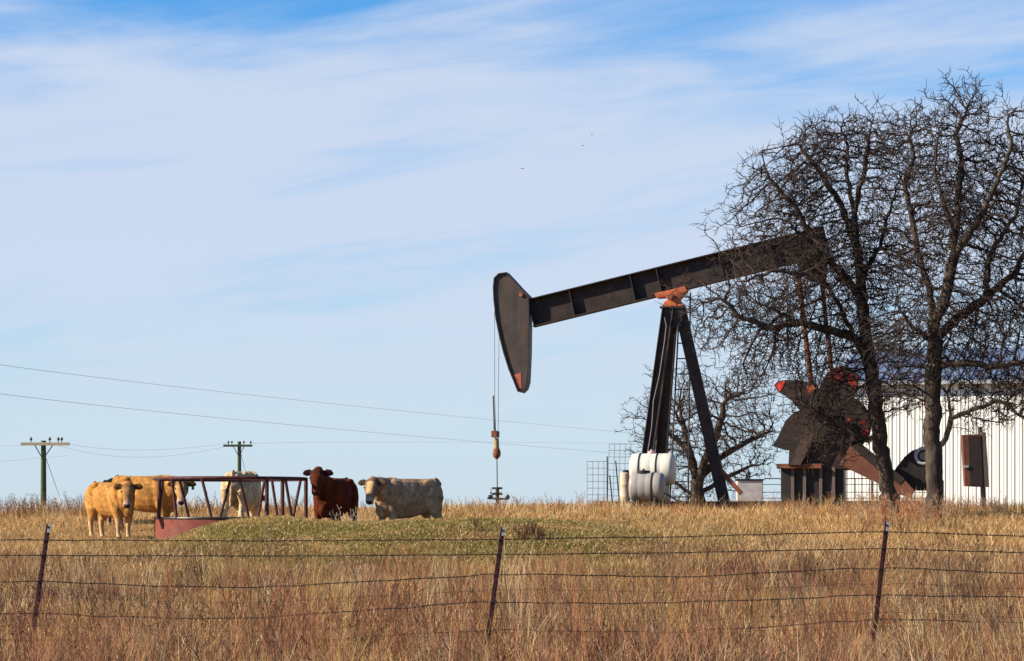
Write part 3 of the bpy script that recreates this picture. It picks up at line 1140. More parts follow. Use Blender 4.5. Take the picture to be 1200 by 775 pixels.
# engine at the end of the belt guard
EX, EY = wx(1076, 77), 77.0
eng = thing('pump_engine', 'black hooded engine with a pale round flywheel behind the right tree trunk', 'engine', (EX, EY, gz(EX, EY)), R(-8))
ez = lambda py: CZ + (HY - py) * EY / F - eng.location.z
ex = lambda px: (px - 1076) * EY / F
pp = [(ex(1048), ez(575)), (ex(1048), ez(552)), (ex(1053), ez(545)), (ex(1060), ez(536)), (ex(1068), ez(529)), (ex(1080), ez(525)), (ex(1094), ez(526)), (ex(1104), ez(533)), (ex(1104), ez(575))]
MB().prism(pp, -.5, .5).build('hood', M_BLACK, eng, .02)
for px in (1051, 1100):
    MB().box((ex(px), 0, ez(582)), (.09, .42, .30)).build('leg', M_BLACK, eng, .01)
MB().torus((ex(1082), -.54, ez(535)), .22, .05).build('flywheel_rim', M_WHITE, eng, smooth=True)
MB().lathe([(.12, -.56), (.12, -.50)], 'y', (ex(1082), 0, ez(535)), 16).build('hub', M_STEEL, eng, smooth=True)

# ------------------------------------------------------------------ tanks
def htank(name, label, px0, px1, py0, py1, Y, m, lidpx, lidm, straps, rz=0.0):
    Xc = wx((px0 + px1) / 2, Y)
    r = (py1 - py0) / 2 * Y / F
    hl = (px1 - px0) / 2 * Y / F
    zc = CZ + (HY - (py0 + py1) / 2) * Y / F
    g = gz(Xc, Y)
    o = thing(name, label, 'tank', (Xc, Y, g), rz, 'plastic tanks below the pumpjack')
    z = zc - g
    prof = [(r * .45, -hl - .02), (r * .84, -hl), (r * .95, -hl + .03), (r, -hl + .09)]
    for s in (-.5, 0, .5):
        prof += [(r, s * hl * .9 - .022), (r * .985, s * hl * .9), (r, s * hl * .9 + .022)]
    prof += [(r, hl - .09), (r * .95, hl - .03), (r * .84, hl), (r * .45, hl + .02)]
    MB().lathe(prof, 'x', (0, 0, z), 32).build('shell', m, o, smooth=True)
    lx = (lidpx - (px0 + px1) / 2) * Y / F
    MB().lathe([(.19 if lidm is M_LID else .11, z + r - .03), (.19 if lidm is M_LID else .11, z + r + .055), (.1, z + r + .06), (.04, z + r + .07), (.03, z + r + .11)], 'z', (lx, 0, 0), 20).build('lid', lidm, o, smooth=True)
    for sp in straps:
        sx = (sp - (px0 + px1) / 2) * Y / F
        MB().lathe([(r + .004, sx - .02), (r + .014, sx - .02), (r + .014, sx + .02), (r + .004, sx + .02)], 'x', (0, 0, z), 32).build('strap', M_LID, o)
    for sx in (-.6, .6):
        mb = MB()
        mb.box((sx * hl, 0, (z - r * .8) / 2), (.04, r * .8, max(.02, (z - r * .8) / 2)))
        mb.box((sx * hl, 0, z - r * .8), (.05, r * .85, .05))
        mb.build('support', M_LID, o, .005)
    return o


htank('chemical_tank', 'large white plastic tank lying on its side with a pink cap, above the others', 740, 790.5, 531.5, 569, 76.1, M_TANKW, 763.5, M_PINK, (751, 771.5), R(-14))
htank('chemical_tank', 'grey white plastic tank with a wide black lid in front of the large one', 739, 778, 554, 588, 74.9, M_TANKG, 754, M_LID, (766,), R(-14))
dx = wx(732.5, 77.5)
dg = gz(dx, 77.5)
dr_ = thing('drum', 'narrow cream drum with a rusty side, left of the plastic tanks', 'drum', (dx, 77.5, dg))
dz = CZ + (HY - 554) * 77.5 / F - dg
MB().lathe([(.13, 0), (.15, .03), (.15, dz * .33), (.157, dz * .35), (.15, dz * .37), (.15, dz * .66), (.157, dz * .68), (.15, dz * .7), (.15, dz - .03), (.12, dz)], 'z', (0, 0, 0), 20).build('shell', M_TANKC, dr_, smooth=True)
MB().lathe([(.1, dz), (.1, dz + .05), (.05, dz + .07)], 'z', (.03, 0, 0), 12).build('lid', M_LID, dr_, smooth=True)

h0 = wp(779, 585, 75.0)
mb = MB()
pts = [wp(779, 578, 74.9), wp(784, 581, 74.9), wp(792, 586, 75.2), wp(803, 589, 75.8), wp(815, 592, 76.5)]
mb.tube([p - h0 for p in pts], .022, 8)
o = mb.build('hose', M_LID, None, smooth=True, loc=h0)
tag(o, 'black hose running from the grey tank towards the pumpjack legs', 'hose')

# pale box
bx = wx(878, 84)
bg = gz(bx, 84)
bo = thing('equipment_box', 'pale weathered metal box with a dark lid, right of the samson post', 'box', (bx, 84, bg))
q = lambda py: CZ + (HY - py) * 84 / F - bg
MB().box((0, 0, (q(563.5) + 0) / 2), (.40, .3, q(563.5) / 2)).build('body', M_BOX, bo, .01)
MB().box((0, 0, q(562.6)), (.43, .33, .025)).build('lid', M_LID, bo, .004)

# control box on a post
Yc = 74.0
kx = wx(1152, Yc)
kg = gz(kx, Yc)
kb = thing('control_box', 'reddish brown electrical control box on a wooden post, right of the trees', 'control box', (kx, Yc, kg), R(0))
kz = lambda py: CZ + (HY - py) * Yc / F - kg
kk = lambda px: (px - 1152) * Yc / F
MB().bar((kk(1155), .22, 0), (kk(1150), .22, kz(500)), .13, .13).build('post', M_GREYW, kb, .008)
mb = MB()
mb.prism([(kk(1126.5), kz(510)), (kk(1149), kz(509)), (kk(1152), kz(571)), (kk(1130), kz(570))], -.16, .12)
mb.build('cabinet', M_BROWN, kb, .006)
MB().prism([(kk(1133), kz(511.5)), (kk(1148), kz(511)), (kk(1150.5), kz(570)), (kk(1135.5), kz(569.5))], -.19, -.163).build('door', M_DKBOX, kb, .004)
MB().prism([(kk(1149.5), kz(507)), (kk(1154), kz(507)), (kk(1158), kz(571)), (kk(1152.5), kz(571))], -.18, .14).build('side_panel', M_GREYW, kb, .004)
MB().box((kk(1131), -.19, kz(547)), (.06, .03, .035)).build('latch', M_WHITE, kb)

# ------------------------------------------------------------------ building
BY = 108.0
b0, b1 = wx(985, BY), wx(985, BY) + 24
wg = gz(18, BY) - .25
wall_top = CZ + (HY - 450) * BY / F
bld = thing('metal_building', 'long white ribbed metal building with a blue grey roof behind the trees', 'building', (b0, BY, wg), R(-15))
W, D, H = 24.0, 14.0, wall_top - wg
mb = MB()
mb.box((W / 2, D / 2, H / 2), (W / 2, D / 2, H / 2 - .002))
x = .1
prof_v = []
while x < W - .05:          # standing ribs
    mb.add([(x - .035, -.002, 0), (x - .015, -.010, 0), (x + .015, -.010, 0), (x + .035, -.002, 0),
            (x - .035, -.002, H - .02), (x - .015, -.010, H - .02), (x + .015, -.010, H - .02), (x + .035, -.002, H - .02)],
           [(0, 1, 5, 4), (1, 2, 6, 5), (2, 3, 7, 6), (0, 3, 2, 1), (4, 5, 6, 7)])
    x += .305
mb.build('wall', M_WALL, bld)
mb = MB()
x = .25
while x < W:                # recessed seams read as dark lines
    mb.box((x, -.006, H / 2), (.014, .004, H / 2 - .05))
    x += .305
mb.build('wall_seam', M_STEEL, bld)
rise = 1.75
mb = MB()
th = .06
mb.add([(-.3, -.3, H + .01), (W + .3, -.3, H + .01), (W + .3, D / 2, H + rise), (-.3, D / 2, H + rise), (-.3, D + .3, H + .01), (W + .3, D + .3, H + .01),
        (-.3, -.3, H + .01 + th), (W + .3, -.3, H + .01 + th), (W + .3, D / 2, H + rise + th), (-.3, D / 2, H + rise + th), (-.3, D + .3, H + .01 + th), (W + .3, D + .3, H + .01 + th)],
       [(0, 3, 2, 1), (3, 4, 5, 2), (6, 7, 8, 9), (9, 8, 11, 10), (0, 1, 7, 6), (5, 4, 10, 11), (0, 6, 9, 3), (3, 9, 10, 4), (1, 2, 8, 7), (2, 5, 11, 8)])
sl = math.hypot(D / 2 + .3, rise)
x = -.2
while x < W + .2:
    mb.bar((x, -.3, H + .085), (x, D / 2, H + rise + .075), .03, .05, (0, 0, 1))
    x += .45
mb.add([(0, .0, H), (0, D, H), (0, D / 2, H + rise - .02), (.02, 0, H), (.02, D, H), (.02, D / 2, H + rise - .02)], [(0, 2, 1), (3, 4, 5), (0, 1, 4, 3), (1, 2, 5, 4), (2, 0, 3, 5)])
mb.build('roof', M_ROOF, bld)
mb = MB()
mb.box((W / 2, -.33, H - .02), (W / 2 + .3, .05, .07))
mb.build('gutter', M_WHITE, bld, .01)
mb = MB()
mb.box((W / 2, -.022, .16), (W / 2, .014, .16))
mb.build('base_trim', M_BOX, bld, .004)
mb = MB()
mb.box((.03, -.03, H / 2), (.07, .026, H / 2 - .06))
mb.build('corner_trim', M_WHITE, bld, .004)

# ------------------------------------------------------------------ livestock pipe panel behind the pumpjack, two wire panels, stakes
GY = 90.0
gx0 = wx(893, GY)
gg = gz(gx0 + 3, GY)
gt = thing('pipe_panel', 'thin dark pipe livestock fence crossing in front of the white building', 'fence', (gx0, GY, gg))
gzr = lambda py: CZ + (HY - py) * GY / F - gg
gxx = lambda px: (px - 893) * GY / F
for a, b in ((893, 917), (964, 1022), (1050, 1068), (1106, 1113), (917, 964), (1022, 1050), (1068, 1106)):
    if b - a < 10:
        continue
    mb = MB()
    A0, A1 = gxx(a + .6), gxx(b - .6)
    tp_ = gzr(561)
    mb.tube([(A0, 0, 0), (A0, 0, tp_ - .08), (A0 + .08, 0, tp_), (A1 - .08, 0, tp_), (A1, 0, tp_ - .08), (A1, 0, 0)], .020, 6)
    for py in (568, 577, 584):
        mb.tube([(A0, 0, gzr(py)), (A1, 0, gzr(py))], .012, 5)
    k = A0 + .55
    while k < A1 - .3:
        mb.tube([(k, 0, gzr(584)), (k, 0, tp_)], .010, 5)
        k += .55
    mb.build('panel', M_DKBOX, gt)


def wirepanel(label, px0, px1, py0, Y, lean=0.0, dx_=.16, dz_=.19):
    X0, X1 = wx(px0, Y), wx(px1, Y)
    g = gz(X0, Y) - .05
    top = CZ + (HY - py0) * Y / F - g
    mb = MB()
    x = 0
    while x <= X1 - X0 + .01:
        mb.tube([(x, 0, 0), (x + lean * top, 0, top)], .0075, 5)
        x += dx_
    z = top
    while z > 0:
        mb.tube([(lean * z, 0, z), (X1 - X0 + lean * z, 0, z)], .0075, 5)
        z -= dz_
    o = mb.build('wire_panel', M_GALV, None, loc=(X0, Y, g))
    return tag(o, label, 'wire panel', 'wire panels left of the tanks')


wirepanel('lower wire mesh panel, farthest left of the pumpjack legs', 688, 711, 541, 76)
wirepanel('taller wire mesh panel leaning behind the metal stakes', 711.5, 741, 520.5, 78, .03)
for lab, a, b, c_, e_ in (('upright dark steel stake between the two wire panels', 711.6, 600, 711.6, 535), ('long leaning steel stake in front of the taller wire panel', 727, 598, 721.5, 540),
                          ('short leaning steel stake beside the upright one', 719, 600, 714.5, 557)):
    p0, p1 = wp(a, b, 76.5), wp(c_, e_, 76.5)
    o = MB().bar((0, 0, -.1), p1 - p0, .035, .035).build('stake', M_DKBOX, None, .004, loc=p0)
    tag(o, lab, 'stake', 'steel stakes by the wire panels')

# ------------------------------------------------------------------ hay ring feeder
FY = 60.0
fx = wx(270.5, FY)
fg = gz(fx, FY)
fg = min(gz(fx - 1.7, FY), fg)
fd = thing('hay_feeder', 'rusty red round hay ring feeder with slanted bars between the cows', 'hay feeder', (fx, FY, fg))
fr = 1.70
ftop = CZ + (HY - 561.5) * FY / F - fg
fsk = CZ + (HY - 607.5) * FY / F - fg
circ = lambda a, r=fr: (r * math.cos(a), r * math.sin(a))
MB().torus((0, 0, ftop), fr, .038, 'z', 40, 8).build('top_rail', M_FEED, fd, smooth=True)
MB().torus((0, 0, fsk), fr, .028, 'z', 40, 8).build('lower_rail', M_LID, fd, smooth=True)
mb = MB()
n = 48
vs, fs = [], []
for i in range(n):
    a = 2 * math.pi * i / n
    for r, z in ((fr - .006, .03), (fr + .006, .03), (fr + .006, fsk - .02), (fr - .006, fsk - .02)):
        vs.append((*circ(a, r), z))
    j = (i + 1) % n
    for e in range(4):
        fs.append((i * 4 + e, j * 4 + e, j * 4 + (e + 1) % 4, i * 4 + (e + 1) % 4))
MB().add(vs, fs).build('skirt', M_SKIRT, fd, smooth=True)
# bars: (bottom angle, top angle); front bars set from what the photo shows
fbars = []


def fang(px, front=True):
    v = max(-.999, min(.999, (wx(px, FY - (fr * .8 if front else -fr * .8)) - fx) / fr))
    a = math.acos(v)
    return -a if front else a


for bt, tpx, fr_ in ((182, 183, 1), (207, 200, 1), (250, 238, 1), (293, 282, 1), (313, 313, 1), (330, 330, 1), (340, 333, 1), (341, 349, 1), (359, 358, 1),
                     (193, 196, 0), (256, 268, 0), (222, 212, 0), (301, 309, 0), (325, 318, 0)):
    fbars.append((fang(bt, fr_), fang(tpx, fr_), .044 if bt == tpx or abs(bt - tpx) < 2 else .033))
for ab, at, r in fbars:
    MB().tube([(*circ(ab), fsk - .3 if False else fsk), (*circ(at), ftop)], r, 8).build('bar', M_FEED, fd, smooth=True)
mb = MB()
hv = [(0, 0, .35)]
k = 32
hf = []
for ring, (rr, z) in enumerate(((.7, .42), (1.2, .35), (1.6, .22), (1.66, .02))):
    for i in range(k):
        a = 2 * math.pi * i / k
        hv.append((*circ(a, rr), z + random.uniform(-.05, .05)))
for i in range(k):
    hf.append((0, 1 + i, 1 + (i + 1) % k))
    for ring in range(3):
        o = 1 + ring * k
        hf.append((o + i, o + k + i, o + k + (i + 1) % k, o + (i + 1) % k))
o = MB().add(hv, hf).build('hay', M_HAY, None, smooth=True, loc=(fx, FY, fg))
tag(o, 'low dark bed of hay lying inside the round feeder', 'hay')

# ------------------------------------------------------------------ barbed wire fence
fy = 30.5
fz = [((30, 57), 614), ((565, 589.5), 618), ((1018, 1039.5), 612)]
fence = thing('barbed_wire_fence', 'barbed wire fence on leaning maroon steel posts across the foreground', 'fence', (0, fy, gz(0, fy)))
f0 = V3(fence.location)
for (pb, pt), py in fz:
    gx = wx(pb, fy)
    base = V3((gx, fy, gz(gx, fy) - .25))
    top = wp(pt, py, fy)
    base = base - f0
    top = top - f0
    mb = MB()
    mb.bar(base, top, .052, .008, (0, 1, 0))
    mb.bar(base + V3((0, .022, 0)), top + V3((0, .022, 0)), .009, .040, (0, 1, 0))
    ax = (top - base)
    for i in range(24):         # studs
        q = base + ax * (i + .5) / 24
        mb.box(q + V3((0, -.009, 0)), (.011, .006, .012))
    p = mb.build('post', M_POST, fence, .0015)
    a = base + ax * .945
    mb = MB()
    mb.bar(a + V3((.012, 0, 0)), top + V3((.012, 0, 0)) + ax.normalized() * .002, .034, .014, (0, 1, 0))
    mb.build('post_tip', M_WHITE, p)

wires = [[(-120, 633), (52, 633), (320, 634), (587, 632), (800, 629), (1036, 623), (1200, 629), (1330, 630)],
         [(-120, 650), (50, 651), (320, 652), (585, 650), (800, 648), (1034, 643), (1200, 648), (1330, 648)],
         [(-120, 681), (46, 682), (180, 687), (300, 689), (440, 681), (581, 673), (800, 676), (1031, 665), (1200, 672), (1330, 672)],
         [(-120, 720), (42, 719), (160, 724), (300, 725), (450, 714), (577, 705), (720, 708), (880, 704), (1028, 697), (1200, 700), (1330, 700)],
         [(-120, 752), (38, 750), (300, 754), (573, 738), (800, 741), (1026, 726), (1200, 729), (1330, 729)]]
tops = []


def spl(pts, x):
    xs = np.array([p[0] for p in pts], float)
    ys = np.array([p[1] for p in pts], float)
    return np.interp(x, xs, ys)


for wi, wpts in enumerate(wires):
    xs = np.arange(-120, 1330, 1.6)
    ys = spl(wpts, xs)
    kern = np.hanning(61)
    kern /= kern.sum()
    ys2 = np.convolve(np.pad(ys, 30, mode='edge'), kern, 'valid')
    ys = ys2 + (vnoise(xs, xs * 0 + wi, 28, 30 + wi) - .5) * (2.2 if wi >= 2 else .8)
    tops.append((xs, ys))
    mb = MB()
    ctr = [wp(a, b, fy - .012) - f0 for a, b in zip(xs, ys)]
    for s in (0, 1):
        pts = []
        for i, c in enumerate(ctr):
            an = i * .9 + s * math.pi
            pts.append(c + V3((0, math.cos(an) * .0035, math.sin(an) * .0035)))
        mb.tube(pts, .0037, 4)
    i = 3
    while i < len(ctr) - 3:
        c = ctr[int(i)]
        for s in (-1, 1):
            th_ = random.uniform(0, 3.14)
            dd = V3((.3 * s, math.cos(th_), math.sin(th_))).normalized() * .021
            mb.tube([c - dd + V3((s * .004, 0, 0)), c + dd + V3((s * .004, 0, 0))], .003, 4)
        mb.tube([c - V3((.008, 0, 0)), c + V3((.008, 0, 0))], .0062, 5)
        i += random.uniform(7.2, 8.4)
    mb.build('barbed_wire', M_WIRE, fence)
# old net wire hanging below the third strand
mb = MB()
xs3, ys3 = tops[2]
x = -110
while x < 1320:
    yy = float(np.interp(x, xs3, ys3))
    jx = random.gauss(0, 1.0)
    mb.tube([wp(x, yy, fy + .01) - f0, wp(x + jx, yy + 36, fy + .01) - f0, wp(x + jx * 1.5, yy + 82, fy + .01) - f0], .0022, 3, False)
    x += 15.5
for off in (18, 52, 68):
    pts = []
    for a in np.arange(-110, 1320, 14):
        pts.append(wp(a, float(np.interp(a, xs3, ys3)) + off + random.gauss(0, .5), fy + .01) - f0)
    mb.tube(pts, .0022, 3, False)
mb.build('net_wire', M_WIRE, fence)

# ------------------------------------------------------------------ utility poles and lines
def upole(px, py, Y, armpx, armpy, ins, label, armm, rz, guy):
    X = wx(px, Y)
    g = gz(X, Y)
    o = thing('utility_pole', label, 'utility pole', (X, Y, g), 0, 'utility poles on the skyline')
    s = Y / F
    h = CZ + (HY - py) * s - g
    MB().tube([(0, 0, -.5), (0, 0, h * .5), (0, 0, h)], [.17 * 1.05, .15, .12], 10).build('pole', M_POLE, o, smooth=True)
    az = CZ + (HY - armpy) * s - g
    x0, x1 = (armpx[0] - px) * s, (armpx[1] - px) * s
    MB().box(((x0 + x1) / 2, -.16, az), ((x1 - x0) / 2, .06, .075)).build('crossarm', armm, o, .01)
    mb = MB()
    mb.bar((x0 * .4, -.14, az), (0, -.14, az - .75), .045, .02)
    mb.bar((x1 * .4, -.14, az), (0, -.14, az - .75), .045, .02)
    mb.build('arm_brace', M_DKBOX, o)
    for q in ins:
        qx = (q - px) * s
        MB().lathe([(.02, az + .07), (.02, az + .16), (.06, az + .18), (.07, az + .24), (.04, az + .31), (.015, az + .33)], 'z', (qx, -.16, 0), 10).build('insulator', M_CERAM, o, smooth=True)
    MB().tube([(.1, 0, h - .8), ((guy[0] - px) * s, 0, CZ + (HY - guy[1]) * s - g)], .014, 4).build('guy_wire', M_CABLE, o)
    return o


upole(51, 516.5, 130, (25, 82), 520.5, (37, 59, 69, 73), 'utility pole at the far left with a pale wooden crossarm', M_ARM, 0, (76, 600))
upole(280.5, 517.5, 180, (262, 296), 522.5, (268, 272, 286, 294), 'utility pole behind the pale cow, its crossarm dark', M_POLE, 0, (300, 600))


def cable(label, pts, r, name='power_cable', grp='overhead cables'):
    """pts: (px,py,Y) control points, smooth between"""
    P = [wp(*p) for p in pts]
    out = []
    if len(P) == 3:       # quadratic through the middle point
        a, m_, b = P
        for i in range(41):
            t = i / 40
            ctrl = m_ * 2 - (a + b) * .5
            out.append(a * (1 - t) ** 2 + ctrl * 2 * t * (1 - t) + b * t * t)
    else:
        out = P
    c0 = out[0].copy()
    o = MB().tube([p - c0 for p in out], r * .31, 5).build(name, M_CABLE, None, loc=c0)
    return tag(o, label, 'cable', grp)


cable('upper of the two long cables slanting down across the left sky', [(-90, 414, 60), (330, 467, 95), (742, 508, 150)], .016)
cable('lower of the two long cables slanting down across the left sky', [(-90, 449, 60), (330, 497, 95), (742, 533, 150)], .016)
cable('short cable from the pale crossarm up to the second utility pole, upper one', [(73, 519, 130), (170, 527.5, 152), (268, 519.5, 180)], .018)
cable('short sagging cable between the two utility poles, lower one', [(59, 519, 130), (165, 536, 152), (266, 523, 180)], .018)
cable('cable leaving the first utility pole towards the left edge, upper one', [(37, 519, 130), (0, 523, 120), (-70, 519, 105)], .015)
cable('cable under the pale crossarm running down to the left edge', [(80, 534, 130), (0, 541, 118), (-70, 545, 105)], .012)
cable('faint cable from the second utility pole towards the pumpjack', [(294, 520, 180), (500, 518, 230), (742, 520, 300)], .020)

# ------------------------------------------------------------------ birds
def bird(px, py, label, s=1.0, rz=0.0):
    p = wp(px, py, 150)
    mb = MB()
    mb.tube([(-.09 * s, 0, 0), (-.03 * s, 0, .005), (.05 * s, 0, .01), (.10 * s, 0, .015)], [.008, .032 * s, .026 * s, .006], 8)
    for k in (-1, 1):
        mb.add([(-.04 * s, .01 * k, .01), (.05 * s, .01 * k, .01), (.03 * s, .11 * s * k, .05 * s), (-.01 * s, .20 * s * k, .03 * s), (-.03 * s, .1 * s * k, .045 * s),
                (-.04 * s, .01 * k, .0), (.05 * s, .01 * k, .0), (.03 * s, .11 * s * k, .04 * s), (-.01 * s, .20 * s * k, .025 * s), (-.03 * s, .1 * s * k, .035 * s)],
               [(0, 1, 2, 4), (4, 2, 3), (5, 9, 7, 6), (9, 8, 7), (0, 5, 6, 1), (1, 6, 7, 2), (2, 7, 8, 3), (3, 8, 9, 4), (4, 9, 5, 0)])
    o = mb.build('bird', M_LID, None, loc=p)
    o.rotation_euler = (0, 0, rz)
    tag(o, label, 'bird', 'birds high over the beam')


bird(612, 198, 'lowest of the tiny dark birds in the sky, above the horsehead', .9, R(75))
bird(683, 171, 'middle tiny dark bird in the sky over the walking beam', .55, R(30))
bird(693.5, 158, 'highest of the tiny dark birds in the sky', .55, R(20))


# ------------------------------------------------------------------ cattle
M_LEAF2 = leaf_mat('short_hair', .05)


def loft(mb, secs, k=16, up=V3((0, 0, 1)), pw=2.3):
    """secs: (centre, half height, half width) rings square to the path"""
    n = len(secs)
    P = [V3(s[0]) for s in secs]
    vs = []
    for i in range(n):
        t = (P[min(i + 1, n - 1)] - P[max(i - 1, 0)]).normalized()
        u = up if abs(t.dot(up)) < .93 else V3((1, 0, 0))
        a = t.cross(u).normalized()
        b = a.cross(t).normalized()
        for j in range(k):
            an = 2 * math.pi * j / k
            c, s = math.cos(an), math.sin(an)
            f = (abs(c) ** pw + abs(s) ** pw) ** (-1 / pw)
            vs.append(P[i] + a * c * f * secs[i][2] + b * s * f * secs[i][1])
    fs = [(i * k + j, i * k + (j + 1) % k, (i + 1) * k + (j + 1) % k, (i + 1) * k + j) for i in range(n - 1) for j in range(k)]
    fs += [tuple(range(k - 1, -1, -1)), tuple(range((n - 1) * k, n * k))]
    mb.add(vs, fs)


def ell(mb, c, r, k=12):
    vs, fs = [], []
    c = V3(c)
    for i in range(1, k):
        ph = math.pi * i / k
        for j in range(k * 2):
            th_ = math.pi * j / k
            vs.append((c.x + r[0] * math.sin(ph) * math.cos(th_), c.y + r[1] * math.sin(ph) * math.sin(th_), c.z + r[2] * math.cos(ph)))
    m = k * 2
    for i in range(k - 2):
        for j in range(m):
            fs.append((i * m + j, (i + 1) * m + j, (i + 1) * m + (j + 1) % m, i * m + (j + 1) % m))
    vs += [(c.x, c.y, c.z + r[2]), (c.x, c.y, c.z - r[2])]
    a, b = len(vs) - 2, len(vs) - 1
    for j in range(m):
        fs.append((a, j, (j + 1) % m))
        fs.append((b, (k - 2) * m + (j + 1) % m, (k - 2) * m + j))
    mb.add(vs, fs)


def cow(label, px, Y, heading, headyaw, coat, neck_up=.25, neck_len=.52, neck_yaw=None, head_pitch=50, sc=1.0, legcol=None, facecol=None, blaze=None, tagc=False,
        stance=(.05, -.06, .07, -.04), deep=0.0, seed=1, group='cattle round the hay feeder'):
    X = wx(px, Y)
    g = gz(X, Y) - .02
    root = thing('cow', label, 'cow', (X, Y, g), R(heading), group, sc)
    mb = MB()
    loft(mb, [((-.80, 0, 1.08), .10, .10), ((-.77, 0, 1.06), .19, .17), ((-.70, 0, 1.05), .25, .215), ((-.52, 0, 1.02), .285, .25), ((-.30, 0, .95 - deep * .5), .335 + deep * .5, .262), ((-.05, 0, .91 - deep * .5), .365 + deep * .5, .32),
              ((.20, 0, .905 - deep * .5), .38 + deep * .5, .31), ((.42, 0, .92 - deep * .4), .385 + deep * .4, .265), ((.58, 0, .93 - deep * .4), .35 + deep * .4, .215), ((.70, 0, .94), .26, .16), ((.77, 0, .93), .14, .10)], 20, pw=2.25)
    for s in (-1, 1):
        ell(mb, (-.44, .185 * s, 1.20), (.13, .08, .075))
        ell(mb, (-.74, .09 * s, 1.17), (.08, .06, .07))
        ell(mb, (.42, .175 * s, .93), (.19, .13, .33))
        ell(mb, (-.57, .175 * s, .90), (.235, .135, .33))
    ell(mb, (.63, 0, .66 - deep * .5), (.15, .11, .17))
    ell(mb, (.42, 0, 1.24), (.28, .09, .07))
    ell(mb, (-.1, 0, 1.235), (.75, .09, .05))
    # neck and head
    ny = R(neck_yaw if neck_yaw is not None else headyaw * .55)
    b0_ = V3((.56, 0, 1.02))
    dv = V3((math.cos(ny), math.sin(ny), neck_up)).normalized()
    poll = b0_ + dv * neck_len + V3((0, 0, .10))
    n1, n2 = b0_.lerp(poll, .35), b0_.lerp(poll, .7)
    loft(mb, [(b0_ - dv * .16 - V3((0, 0, .03)), .31, .21), (n1 - V3((0, 0, .02)), .265, .18), (n2, .20, .15), (poll - V3((0, 0, .03)), .14, .115)], 16)
    hy = R(headyaw)
    hp_ = R(head_pitch)
    f = V3((math.cos(hy) * math.cos(hp_), math.sin(hy) * math.cos(hp_), -math.sin(hp_)))
    side = V3((-math.sin(hy), math.cos(hy), 0))
    upv = side.cross(f) * -1
    if upv.z < 0:
        upv = -upv
    H0 = poll + upv * .02
    K = 1.25
    loft(mb, [(H0 - f * .06 * K, .08, .08), (H0, .115 * K, .115 * K), (H0 + f * .08 * K, .135 * K, .125 * K), (H0 + f * .17 * K, .13 * K, .122 * K), (H0 + f * .27 * K - upv * .01, .095 * K, .080 * K),
              (H0 + f * .37 * K - upv * .015, .075 * K, .070 * K), (H0 + f * .42 * K - upv * .02, .065 * K, .066 * K), (H0 + f * .45 * K - upv * .02, .035, .04)], 16, up=upv)
    ell(mb, H0 - f * .03 + V3((0, 0, .05)), (.09, .09, .06))
    ears = []
    for s in (-1, 1):
        e0 = H0 + f * .03 + side * s * .10 + upv * .02
        e1 = e0 + side * s * .09 + V3((0, 0, .01)) - f * .01
        e2 = e0 + side * s * .165 + V3((0, 0, .005))
        e3 = e0 + side * s * .225 + V3((0, 0, -.01))
        loft(mb, [(e0, .040, .032), (e1, .076, .026), (e2, .072, .024), (e3, .024, .014)], 10, up=V3((0, 0, 1)), pw=2)
        ears.append((e0, e3))
    # legs
    for i, s in enumerate((-1, 1)):
        o = stance[i]
        loft(mb, [((.44, .16 * s, .84), .20, .12), ((.46 + o * .3, .175 * s, .64), .145, .105), ((.49 + o * .6, .165 * s, .48), .092, .076), ((.50 + o * .8, .16 * s, .36), .068, .062),
                  ((.49 + o, .16 * s, .22), .047, .044), ((.49 + o, .16 * s, .12), .054, .050), ((.51 + o, .16 * s, .06), .062, .056), ((.53 + o, .16 * s, -.01), .074, .064)], 12, up=V3((1, 0, 0)), pw=2)
        o = stance[i + 2]
        loft(mb, [((-.57, .16 * s, .90), .27, .14), ((-.55 + o * .3, .18 * s, .69), .215, .13), ((-.61 + o * .6, .175 * s, .53), .125, .088), ((-.70 + o, .17 * s, .41), .075, .060),
                  ((-.69 + o, .17 * s, .26), .051, .047), ((-.67 + o, .17 * s, .13), .056, .052), ((-.64 + o, .17 * s, .06), .060, .053), ((-.62 + o, .17 * s, -.01), .072, .060)], 12, up=V3((1, 0, 0)), pw=2)
    loft(mb, [((-.70, 0, 1.29), .045, .04), ((-.79, 0, 1.25), .04, .035), ((-.83, 0, 1.12), .03, .03), ((-.835, .01, .9), .024, .026), ((-.84, .02, .66), .05, .045), ((-.84, .02, .50), .03, .03)], 8, up=V3((1, 0, 0)), pw=2)
    me = bpy.data.meshes.new('tmp')
    me.from_pydata(mb.v, [], mb.f)
    bm = bmesh.new()
    bm.from_mesh(me)
    bmesh.ops.recalc_face_normals(bm, faces=bm.faces)
    bm.to_mesh(me)
    bm.free()
    to = bpy.data.objects.new('tmp', me)
    C.objects.link(to)
    rm = to.modifiers.new('r', 'REMESH')
    rm.mode = 'VOXEL'
    rm.voxel_size = .0135
    sm = to.modifiers.new('s', 'SMOOTH')
    sm.factor = .5
    sm.iterations = 9
    dg = bpy.context.evaluated_depsgraph_get()
    ev = to.evaluated_get(dg)
    m2 = bpy.data.meshes.new_from_object(ev)
    bpy.data.objects.remove(to)
    bpy.data.meshes.remove(me)
    n = len(m2.vertices)
    co = np.zeros(n * 3)
    m2.vertices.foreach_get('co', co)
    co = co.reshape(-1, 3)
    # coat ripples
    nz = fbm(co[:, 0] * 1 + co[:, 2] * .6, co[:, 2] + co[:, 1] * .7, .10, seed) - .5
    c = np.tile(np.array(coat), (n, 1))
    c *= (1 + 1.0 * nz)[:, None]
    c *= (1 + .8 * (fbm(co[:, 0], co[:, 2] + co[:, 1], .35, seed + 9) - .5))[:, None]
    low = sstep(.62, .30, co[:, 2])[:, None]
